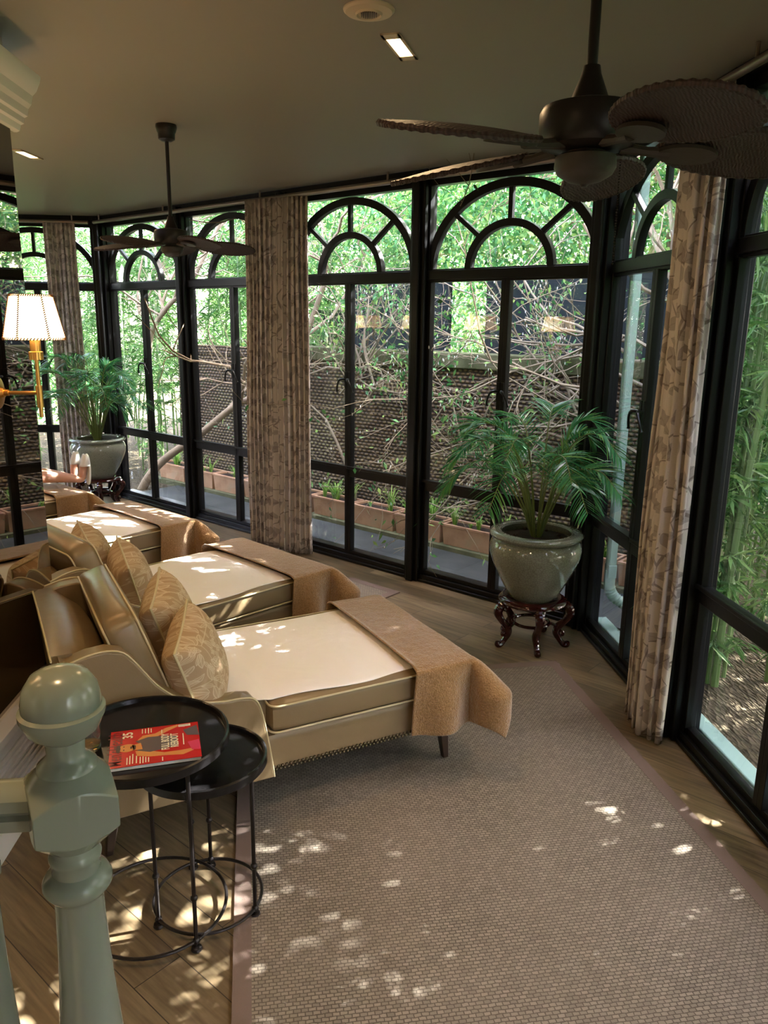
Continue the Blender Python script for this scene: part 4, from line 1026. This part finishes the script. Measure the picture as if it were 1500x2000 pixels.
for fy, s_ in ((.235, -1), (.37, 1)):
    mb = MB(); out = []
    for k in range(24):
        a = 2 * pi * k / 24; L_ = .132; out.append((fy + s_ * .008 + .043 * cos(a) * (1 + .12 * sin(a)), .625 + L_ * sin(a)))
    mb.prism(out, 1.385, 1.402, 'x'); sl = mb.build('slipper', MT['robe'], person, 50, .003)
    V = []; F = []
    for i in range(9):
        z_ = .655 + .10 * i / 8; w_ = .045 * (1 if i < 5 else (1 - ((i - 4) / 5) ** 2) ** .5); dp = .062 * (1 - .55 * i / 8)
        for k in range(11):
            a = pi * k / 10; V.append((1.39 - dp * sin(a) ** .7, fy + s_ * .01 + w_ * cos(a), z_))
    for i in range(8):
        for k in range(10): q = i * 11 + k; F.append((q, q + 1, q + 12, q + 11))
    up = raw('slipper_upper', V, F, MT['robe'], sl, 60); s2 = up.modifiers.new('solid', 'SOLIDIFY'); s2.thickness = .006

# ------------------------------------------------------------------ garden: ground, wall, troughs
mb = MB(); mb.box(-16, 14, -6, 24, -.30, -.13); tag(mb.build('ground', MT['ground'], None, 0), kind='structure')
def strip(name, a, b, ys, zs, mat, nrm, **k): return run_box(name, a, b, ys, zs, mat, nrm, **k)
TR[0] += 1; strip('trim_%d' % TR[0], fa(-.45), fa(5.5), (.15, .78), (-.13, -.02), MT['paving'], nA)
TR[0] += 1; strip('trim_%d' % TR[0], fa(-.42), fa(6.0), (.78, 1.16), (-.13, .015), MT['moss'], nA)
for a, b, n_, l in ((fa(5.25), fa(10), nA, 3.2), (ff(-1.4), ff(4.2), nF, 3.5), (fb(0.35), fb(7), nB, 3.2), (fb(-3.0), fb(.33), nB, 1.2)):
    TR[0] += 1; strip('trim_%d' % TR[0], a, b, (.16, l), (-.13, -.04 - .002 * TR[0] % .01), MT['ground'], n_)
W0, W1 = -.28, 5.95
o = strip('wall_garden', fa(W0), fa(W1), (1.18, 1.34), (-.13, 1.47), MT['weave'], nA)
TR[0] += 1; strip('trim_%d' % TR[0], fa(W0), fa(4.55), (1.15, 1.40), (1.47, 1.60), MT['moss'], nA, bevel=.01)
TR[0] += 1; strip('trim_%d' % TR[0], fa(4.55), fa(W1), (1.17, 1.36), (1.47, 1.56), MT['weave'], nA)
TR[0] += 1; o = wslab('trim_%d' % TR[0], fa(W1 - .01, 1.19), fa(W1 - .01, 4.0), dA * -1, .16, -.13, 1.52, MT['weave']); o['kind'] = 'structure'
def grass_tuft(mb, c, rs, n, L):
    for _ in range(n):
        a = rs.uniform(0, 6.28); l = L * rs.uniform(.5, 1.1); w = .004; d = Vector((cos(a), sin(a), 0)); sd_ = Vector((-sin(a), cos(a), 0)); lean = rs.uniform(.15, .9)
        pts = [Vector(c) + d * .012 + Vector((0, 0, 0)), Vector(c) + d * l * .3 * lean + Vector((0, 0, l * .55)), Vector(c) + d * l * .7 * lean + Vector((0, 0, l * .85)), Vector(c) + d * l * lean * 1.05 + Vector((0, 0, l * (.95 - .35 * lean)))]
        V = []
        for p, ww in zip(pts, (1, 1.1, .8, .1)): V += [p - sd_ * w * ww, p + sd_ * w * ww]
        mb.add(V, [(0, 1, 3, 2), (2, 3, 5, 4), (4, 5, 7, 6)])
rs = random.Random(3)
pl_n = ['leftmost', 'second from left', 'third from left', 'fourth from left', 'fifth from left', 'sixth from left', 'seventh from left', 'eighth from left', 'ninth from left', 'tenth from left', 'eleventh from left', 'rightmost']
for k in range(12):
    s_ = 5.93 - .525 * k
    root = empty('terracotta_planter', fa(s_, .82, .015), rA)
    h, l, w = .185, .505, .20
    mb = MB(); V = []
    for (z_, g) in ((0, .012), (h, 0), (h, .022), (.10, .026)):
        V += [(g, g, z_), (l - g, g, z_), (l - g, w - g, z_), (g, w - g, z_)]
    F = [(3, 2, 1, 0)] + [(i * 4 + j, i * 4 + (j + 1) % 4, i * 4 + 4 + (j + 1) % 4, i * 4 + 4 + j) for i in range(3) for j in range(4)] + [(12, 13, 14, 15)]
    mb.add(V, F); mb.box(-.004, l + .004, -.004, .010, h - .022, h); mb.build('trough', MT['terracotta'], root, 35, .004)
    mb = MB(); mb.box(.024, l - .024, .024, w - .024, .101, .165); mb.build('planter_soil', MT['soil'], root, 0)
    mb = MB(); nt = rs.choice((3, 4, 5))
    for j in range(nt): grass_tuft(mb, (rs.uniform(.05, l - .05), rs.uniform(.05, w - .11), .162), rs, rs.choice((14, 20, 34)), rs.choice((.06, .08, .12, .20, .24)))
    mb.build('grass_tufts', MT['grass'], root, 0, fix=False)
    tag(root, 'terracotta trough with grass tufts outside the long window front, %s of the row' % pl_n[k], 'planter', 'terracotta troughs along the garden wall')
# downpipe at the corner outside the right windows
root = empty('drain_pipe', fb(.13, .10, 0))
mb = MB(); mb.box(-.030, .030, -.022, .022, .36, 2.8)
for k in range(5): mb.box(-.026 + k * .0115, -.020 + k * .0115, -.026, -.020, .40, 2.8)
mb.box(-.034, .034, -.026, .026, .36, .44)
o = mb.build('upright', MT['pipe'], root, 35, .003); o.rotation_euler = (0, 0, rB)
P = catmull([(0, 0, .40), (0, 0, .30), (.03, -.0, .235), (.09, -.02, .195), (.15, -.04, .165), (.185, -.05, .12), (.19, -.052, .03), (.19, -.052, -.05)], 8)
mb = MB(); mb.tube(P, [.034 + .0028 * (1 if i % 2 else -1) * (1 if (8 < i < 26 or 30 < i < 44) else 0) for i in range(len(P))], 16); mb.build('elbow', MT['pipe'], root)
tag(root, 'pale green downpipe with ribbed elbow outside the first right window', 'pipe')
# dark screens behind the wall, the first widened to stand in for shadowy background
for (sa, sb, of, z0, z1, lab) in ((.1, 2.3, 2.2, 1.2, 2.3, 'dark shade screen behind the garden wall, right of the long front'), (4.2, 6.6, 3.6, 0, 2.0, 'dark shade screen in the garden behind the left end of the wall'), (2.6, 3.9, 2.0, 1.2, 2.25, 'dark shade screen behind the garden wall, beside the midway curtain')):
    q = empty('shade_screen', fa(sb, of), rA); L_ = sb - sa
    mb = MB(); mb.box(0, L_, 0, .04, z0, z1); mb.build('screen_panel', MT['darkbox'], q)
    for x in (0.05, L_ / 2, L_ - .05): mb = MB(); mb.box(x - .025, x + .025, .04, .09, -.1, z1); mb.build('screen_post', MT['darkbox'], q)
    tag(q, lab, 'screen')

# ------------------------------------------------------------------ foliage
def leaves(centers, dirs, L, W, fold=.25, droop=.0):
    """pointed leaves, numpy; centers (n,3) leaf base, dirs (n,3) unit"""
    n = len(centers); up = rng.normal(size=(n, 3)); s = np.cross(dirs, up); s /= np.linalg.norm(s, axis=1)[:, None] + 1e-9; nn = np.cross(s, dirs)
    L = np.broadcast_to(L, (n,))[:, None]; W = np.broadcast_to(W, (n,))[:, None]
    b = centers; mid = centers + dirs * L * .42; tip = centers + dirs * L + np.array([0, 0, -1.0]) * L * droop
    l = mid + s * W * .5 + nn * W * fold; r = mid - s * W * .5 + nn * W * fold
    V = np.stack([b, l, tip, r], 1).reshape(-1, 3); i = np.arange(n)[:, None] * 4
    F = np.concatenate([i + np.array([[0, 2, 1]]), i + np.array([[0, 3, 2]])], 0)
    return V, F
def fast_mesh(name, V, F, mat):
    me = bpy.data.meshes.new(name); me.vertices.add(len(V)); me.vertices.foreach_set('co', np.asarray(V, dtype=np.float32).ravel())
    me.loops.add(len(F) * 3); me.polygons.add(len(F)); me.loops.foreach_set('vertex_index', np.asarray(F, dtype=np.int32).ravel())
    me.polygons.foreach_set('loop_start', np.arange(len(F), dtype=np.int32) * 3); me.update(); me.validate(); me.materials.append(mat); return me
def unit(v): return v / (np.linalg.norm(v, axis=-1, keepdims=True) + 1e-9)
def make_bamboo(seed, h, lean, nleaf, low=.25, rad=.014, bl0=.18, bl1=.55):
    rs = random.Random(seed); root = empty('bamboo_plant'); az = 0.0
    P = []; 
    for i in range(16):
        t_ = i / 15; P.append(Vector((cos(az) * lean * t_ ** 2.2, sin(az) * lean * t_ ** 2.2, -.10 + h * (t_ - .06 * lean * t_ ** 3))))
    mb = MB(); mb.tube(P, [rad * (1 - .75 * i / 15) for i in range(16)], 7)
    for i in range(1, 15): 
        for f in (0, .5): p = P[i].lerp(P[i + 1], f) if i < 15 else P[i]; mb.tube([p - Vector((0, 0, .005)), p + Vector((0, 0, .005))], rad * (1.25 - .85 * i / 15), 7)
    C = []; D = []
    br = MB(); nb = max(10, nleaf // 16)
    for b in range(nb):
        t_ = low + (1 - low) * rs.random() ** .8; i = min(14, int(t_ * 15)); p = P[i].lerp(P[i + 1], t_ * 15 - i); a = rs.uniform(0, 6.28); bl = rs.uniform(bl0, bl1)
        d = Vector((cos(a), sin(a), rs.uniform(.3, 1.0))).normalized(); q = p.copy(); pts = [q.copy()]
        for k in range(4): q = q + d * bl / 4; d = (d + Vector((0, 0, -.28))).normalized(); pts.append(q.copy())
        br.tube(pts, [.003, .0025, .002, .0015, .001], 4, caps=False)
        for _ in range(16):
            k = rs.randint(1, 3); c = pts[k].lerp(pts[k + 1], rs.random()); C.append(c); aa = rs.uniform(0, 6.28); D.append(Vector((cos(aa), sin(aa), rs.uniform(-1.0, .35))).normalized())
    V, F = leaves(np.array([tuple(c) for c in C]), np.array([tuple(d) for d in D]), rng.uniform(.09, .17, len(C)), rng.uniform(.012, .019, len(C)), .2, .12)
    mb.add(br.V, br.F)
    mb.build('culm', MT['culm'], root)
    me = fast_mesh('foliage', V, F, MT['bamboo_leaf']); fo = bpy.data.objects.new('foliage', me); COL.objects.link(fo); fo.parent = root
    return root
bam = [make_bamboo(20 + k, h, ln, nl, lo, r_) for k, (h, ln, nl, lo, r_) in enumerate(((4.4, .9, 1100, .12, .013), (5.0, .6, 1300, .2, .016), (3.6, 1.1, 900, .06, .010), (4.8, .4, 1200, .25, .018), (3.0, .7, 900, .05, .010)))] + [make_bamboo(40, 4.6, .7, 420, .06, .021, .08, .16), make_bamboo(41, 4.2, .9, 520, .05, .015, .08, .18)]
used = [False] * 7
def place_bamboo(p, rs, label, group, kinds=(0, 1, 2, 3, 4), sc=1.0, out=None):
    k = rs.choice(kinds); o = bam[k] if not used[k] else copy_tree(bam[k]); used[k] = True
    o.location = (p.x, p.y, 0); o.rotation_euler = (0, 0, rs.uniform(0, 6.28) if out is None else rotof(out) + rs.uniform(-.9, .9)); s_ = sc * rs.uniform(.85, 1.15); o.scale = (s_, s_, s_); tag(o, label, 'bamboo', group)
rs = random.Random(77)
for k in range(46):
    place_bamboo(ff(rs.uniform(-2.2, 3.6), rs.uniform(.8, 4.2)), rs, 'slender green bamboo growing outside the far left corner windows', 'bamboo outside the far left corner', out=nF)
for k in range(22):
    place_bamboo(fa(rs.uniform(6.2, 9.5), rs.uniform(.9, 4.5)), rs, 'slender green bamboo beyond the left end of the garden wall', 'bamboo beyond the left end of the garden wall', out=nA)
for k in range(26):
    place_bamboo(fb(rs.uniform(1.2, 5.8), .36 + .45 * rs.random()), rs, 'bare-stemmed green bamboo close against the nearest right-hand windows', 'bamboo close against the nearest right windows', (5, 6), .95, nB)
for k in range(52):
    place_bamboo(fb(rs.uniform(.9, 6.2), .85 + 2.2 * rs.random() ** 1.2), rs, 'leafy green bamboo behind the stems outside the nearest right windows', 'leafy bamboo outside the nearest right windows', (0, 1, 2, 3, 4), 1.0, nB)
for k in range(44):
    a_z = R(rs.uniform(21.0, 28.5)); d_t = 4.15 + 4.0 * rs.random() ** 1.4
    p_ = Vector((d_t * sin(a_z), d_t * cos(a_z), 0)); f_ = (p_ - p0).dot(nB)
    place_bamboo(p_, rs, 'thick green bamboo grove seen through the window right of the near curtain', 'bamboo grove seen right of the near curtain', (5, 6) if f_ < .85 else (0, 1, 2, 3, 4, 5), 1.0, nB)
for k in range(16):
    place_bamboo(fb(rs.uniform(-2.6, .95), rs.uniform(1.5, 3.4)), rs, 'green bamboo seen through the first right window past the downpipe', 'bamboo outside the first right window', (0, 1, 2))
for k in range(14):
    place_bamboo(fa(rs.uniform(3.6, 6.3), rs.uniform(1.7, 3.2)), rs, 'leafy bamboo rising behind the left part of the garden wall', 'bamboo behind the left part of the garden wall', (0, 2, 4))
def crown(center, radii, n, size, mat=None, hollow=.35, pc=.75):
    v = unit(rng.normal(size=(n, 3))); r = hollow + (1 - hollow) * rng.random(n) ** .6
    clump = rng.integers(0, 60, n); cc = unit(rng.normal(size=(60, 3))) * (rng.random((60, 1)) ** .4)
    p = np.where(rng.random((n, 1)) < pc, cc[clump] + rng.normal(size=(n, 3)) * .16, v * r[:, None])
    P = np.array(center) + p * np.array(radii); D = unit(rng.normal(size=(n, 3)) + np.array([0, 0, -.5]))
    return leaves(P, D, rng.uniform(size * .7, size * 1.3, n), rng.uniform(size * .35, size * .55, n), .15, .1)
def branchy(mb, p, d, L, r, depth, rs, out=None, wob=.25, up=.05):
    pts = [p.copy()]; q = p.copy(); dd = d.copy(); n = 5
    for k in range(n):
        q = q + dd * L / n; dd = (dd + Vector((rs.gauss(0, wob), rs.gauss(0, wob), rs.gauss(0, wob) + up))).normalized(); pts.append(q.copy())
    mb.tube(pts, [r * (1 - .5 * k / n) for k in range(n + 1)], 6 if r > .008 else 4, caps=False)
    if out is not None: out += pts[2:]
    if depth > 0:
        for _ in range(rs.choice((2, 3, 3))):
            k = rs.randint(1, n); nd = (dd + Vector((rs.gauss(0, .6), rs.gauss(0, .6), rs.gauss(0, .5)))).normalized(); branchy(mb, pts[k], nd, L * rs.uniform(.55, .85), r * .55, depth - 1, rs, out, wob, up)
def tree(base, pts, rad, crowns, size, label, seed, n_each=3000, group=None, hollow=.35, pc=.75):
    rs = random.Random(seed); root = empty('garden_tree', base); P = catmull(pts, 6)
    mb = MB(); mb.tube(P, [rad * (1 - .55 * i / len(P)) for i in range(len(P))], 10)
    for _ in range(7): k = rs.randint(int(len(P) * .5), len(P) - 1); branchy(mb, P[k], Vector((rs.gauss(0, 1), rs.gauss(0, 1), 1)).normalized(), 1.1, rad * .4, 2, rs)
    mb.build('trunk', MT['bark'], root, 60, fix=False)
    VV = []; FF = []; b = 0
    for c, r in crowns: V, F = crown(c, r, n_each, size, None, hollow, pc); VV.append(V); FF.append(F + b); b += len(V)
    me = fast_mesh('foliage', np.concatenate(VV), np.concatenate(FF), MT['tree_leaf']); fo = bpy.data.objects.new('foliage', me); COL.objects.link(fo); fo.parent = root
    return tag(root, label, 'tree', group)
def loc_(base, q): return tuple(Vector(q) - Vector(base))
def fal(base, s, o, z): return loc_(base, fa(s, o, z))
b_ = fa(6.3, .95, -.13)
tree(b_, [fal(b_, 6.3, .95, -.13), fal(b_, 6.28, .97, .6), fal(b_, 6.32, 1.0, 1.1), fal(b_, 6.22, 1.0, 1.65), fal(b_, 5.85, 1.0, 1.98), fal(b_, 5.45, 1.05, 2.25), fal(b_, 5.2, 1.3, 2.9)], .045, [(fal(b_, 5.0, 1.9, 3.4), (1.3, 1.1, .8))], .07, 'garden tree with pale slim trunk bending right, outside the left front', 1, 2500)
b_ = fa(5.75, .42, -.13)
tree(b_, [fal(b_, 5.75, .42, -.13), fal(b_, 5.62, .5, .12), fal(b_, 5.45, .62, .33), fal(b_, 5.05, .8, .62), fal(b_, 4.62, .95, .95), fal(b_, 4.2, 1.05, 1.15), fal(b_, 3.75, 1.05, 1.5), fal(b_, 3.4, 1.1, 2.2)], .052, [(fal(b_, 3.2, 1.8, 3.0), (1.2, .9, .75))], .065, 'garden tree whose thick trunk leans low to the right in front of the wall', 2, 2500)
b_ = fa(-.1, 1.6, -.13)
tree(b_, [fal(b_, -.1, 1.62, -.13), fal(b_, 0.0, 1.62, 1.5), fal(b_, .1, 1.6, 1.9), fal(b_, .4, 1.65, 2.4), fal(b_, .9, 1.8, 3.2)], .05, [(fal(b_, 1.0, 2.3, 3.0), (1.5, 1.0, .75)), (fal(b_, 2.2, 2.6, 2.7), (1.2, .9, .6)), (fal(b_, .2, 2.5, 3.8), (1.5, 1.2, .8))], .07, 'leafy garden tree with grey trunk behind the right part of the wall', 3, 3200)
# taller trees behind, closing the view
bt = [(fa(-1.5, 5.2), 4.5), (fa(1.2, 6.0), 5.2), (fa(3.6, 5.6), 5.0), (fa(6.2, 6.6), 4.6), (fa(9.2, 6.2), 5.2), (ff(3.5, 6.0), 4.6), (ff(6.0, 3.5), 4.4), (fb(2.0, 5.6), 5.2), (fb(5.0, 5.0), 5.4), (fb(-2.0, 5.4), 5.0), (fb(7.8, 3.2), 5.0)]
for k, (b_, h) in enumerate(bt):
    b_ = Vector((b_.x, b_.y, -.13)); j = random.Random(k + 50)
    tree(b_, [(0, 0, 0), (.1, .05, h * .3), (-.05, .1, h * .55), (.1, 0, h * .8)], .10, [((0, 0, h * .30), (1.7, 1.7, h * .28)), ((j.uniform(-.5, .5), j.uniform(-.5, .5), h * .62), (1.9, 1.9, h * .26)), ((0, 0, h * .85), (1.4, 1.4, h * .2))], .105, 'tall green background tree standing behind the bamboo and the garden wall', 60 + k, 6500, 'tall background trees around the garden')
# unseen canopy tree placed over the right side to break up the sun
b_ = fb(1.2, 3.0, -.13); b_ = Vector((b_.x, b_.y, -.13))
tree(b_, [(0, 0, 0), (.05, .1, 1.5), (-.1, .2, 3.0), (0, 0, 4.2)], .11, [((0.2, .3, 4.6), (2.2, 2.6, .9)), ((.6, -1.6, 4.2), (1.8, 1.8, .8)), ((.5, 2.2, 4.4), (2.0, 1.8, .8))], .10, 'unseen tall tree added beyond the right-hand bamboo to dapple the sun', 4, 16500, None, 0.05, .35)
b_ = Vector((2.7, 8.6, -.13))  # added tree, unseen crown keeps sun off the left side and garden wall
tree(b_, [(0, 0, 0), (.05, .1, 1.5), (-.2, -.1, 3.0), (-.3, -.2, 4.0)], .12, [((-1.9, -.4, 4.6), (1.9, 1.6, .7)), ((-.2, -1.2, 4.7), (1.8, 1.7, .7)), ((1.6, -1.9, 4.6), (1.8, 1.7, .7)), ((.4, .9, 5.0), (2.2, 1.4, .7)), ((-3.6, .9, 4.5), (1.6, 1.6, .6))], .10, 'tall tree added to block the sun, wide unseen crown above the garden wall', 5, 9000, None, 0.05, .45)
# tangled bare shrubs
def bare_shrub(base, starts, label, seed, nleaf, nbud):
    rs = random.Random(seed); root = empty('garden_shrub', base); mb = MB(); out = []
    for (p, d, L, r, dep) in starts: branchy(mb, Vector(loc_(base, p)), Vector(d).normalized(), L, r, dep, rs, out, .22, .0)
    mb.build('branches', MT['twig'], root, 60, fix=False)
    O = np.array([tuple(p) for p in out]); idx = rng.integers(0, len(O), nleaf); P = O[idx] + rng.normal(size=(nleaf, 3)) * .035
    V, F = leaves(P, unit(rng.normal(size=(nleaf, 3)) + np.array([0, 0, -.6])), rng.uniform(.035, .07, nleaf), rng.uniform(.018, .032, nleaf), .15, .1)
    me = fast_mesh('foliage', V, F, MT['tree_leaf']); fo = bpy.data.objects.new('foliage', me); COL.objects.link(fo); fo.parent = root
    mb = MB()
    for k in range(nbud): p = out[rs.randrange(len(out))]; mb.lathe([(0, -.012), (.0045, -.003), (.0035, .006), (0, .013)], 5, (p.x, p.y, p.z))
    mb.build('pale_buds', MT['bud'], root, 60, fix=False)
    return tag(root, label, 'shrub')
L3 = lambda s, o, z: fa(s, o, z)
st = []
rs = random.Random(5)
st.append((L3(.05, 1.05, .0), (0, 0, 1), 1.5, .020, 0))
for k in range(17): st.append((L3(rs.uniform(.0, .45), 1.05, rs.uniform(.9, 1.9)), dA * 1 + Vector((0, 0, rs.uniform(-.12, .55))) + nA * rs.uniform(-.12, .1), rs.uniform(.9, 1.5), .014, 3))
bare_shrub(L3(.05, 1.05, -.05), st, 'tangled shrub of bare pale twigs outside the right half of the long front', 8, 1300, 420)
st = [(L3(2.9, 1.0, .0), (0, 0, 1), 1.3, .020, 0)]
for k in range(14): st.append((L3(rs.uniform(2.6, 3.1), 1.0, rs.uniform(1.1, 1.6)), dA * rs.uniform(-1, .4) + Vector((0, 0, rs.uniform(-.1, .9))) + nA * rs.uniform(-.15, .15), rs.uniform(.7, 1.2), .012, 3))
bare_shrub(L3(2.9, 1.0, -.05), st, 'tangled shrub of bare twigs outside the window right of the midway curtain', 12, 1500, 300)
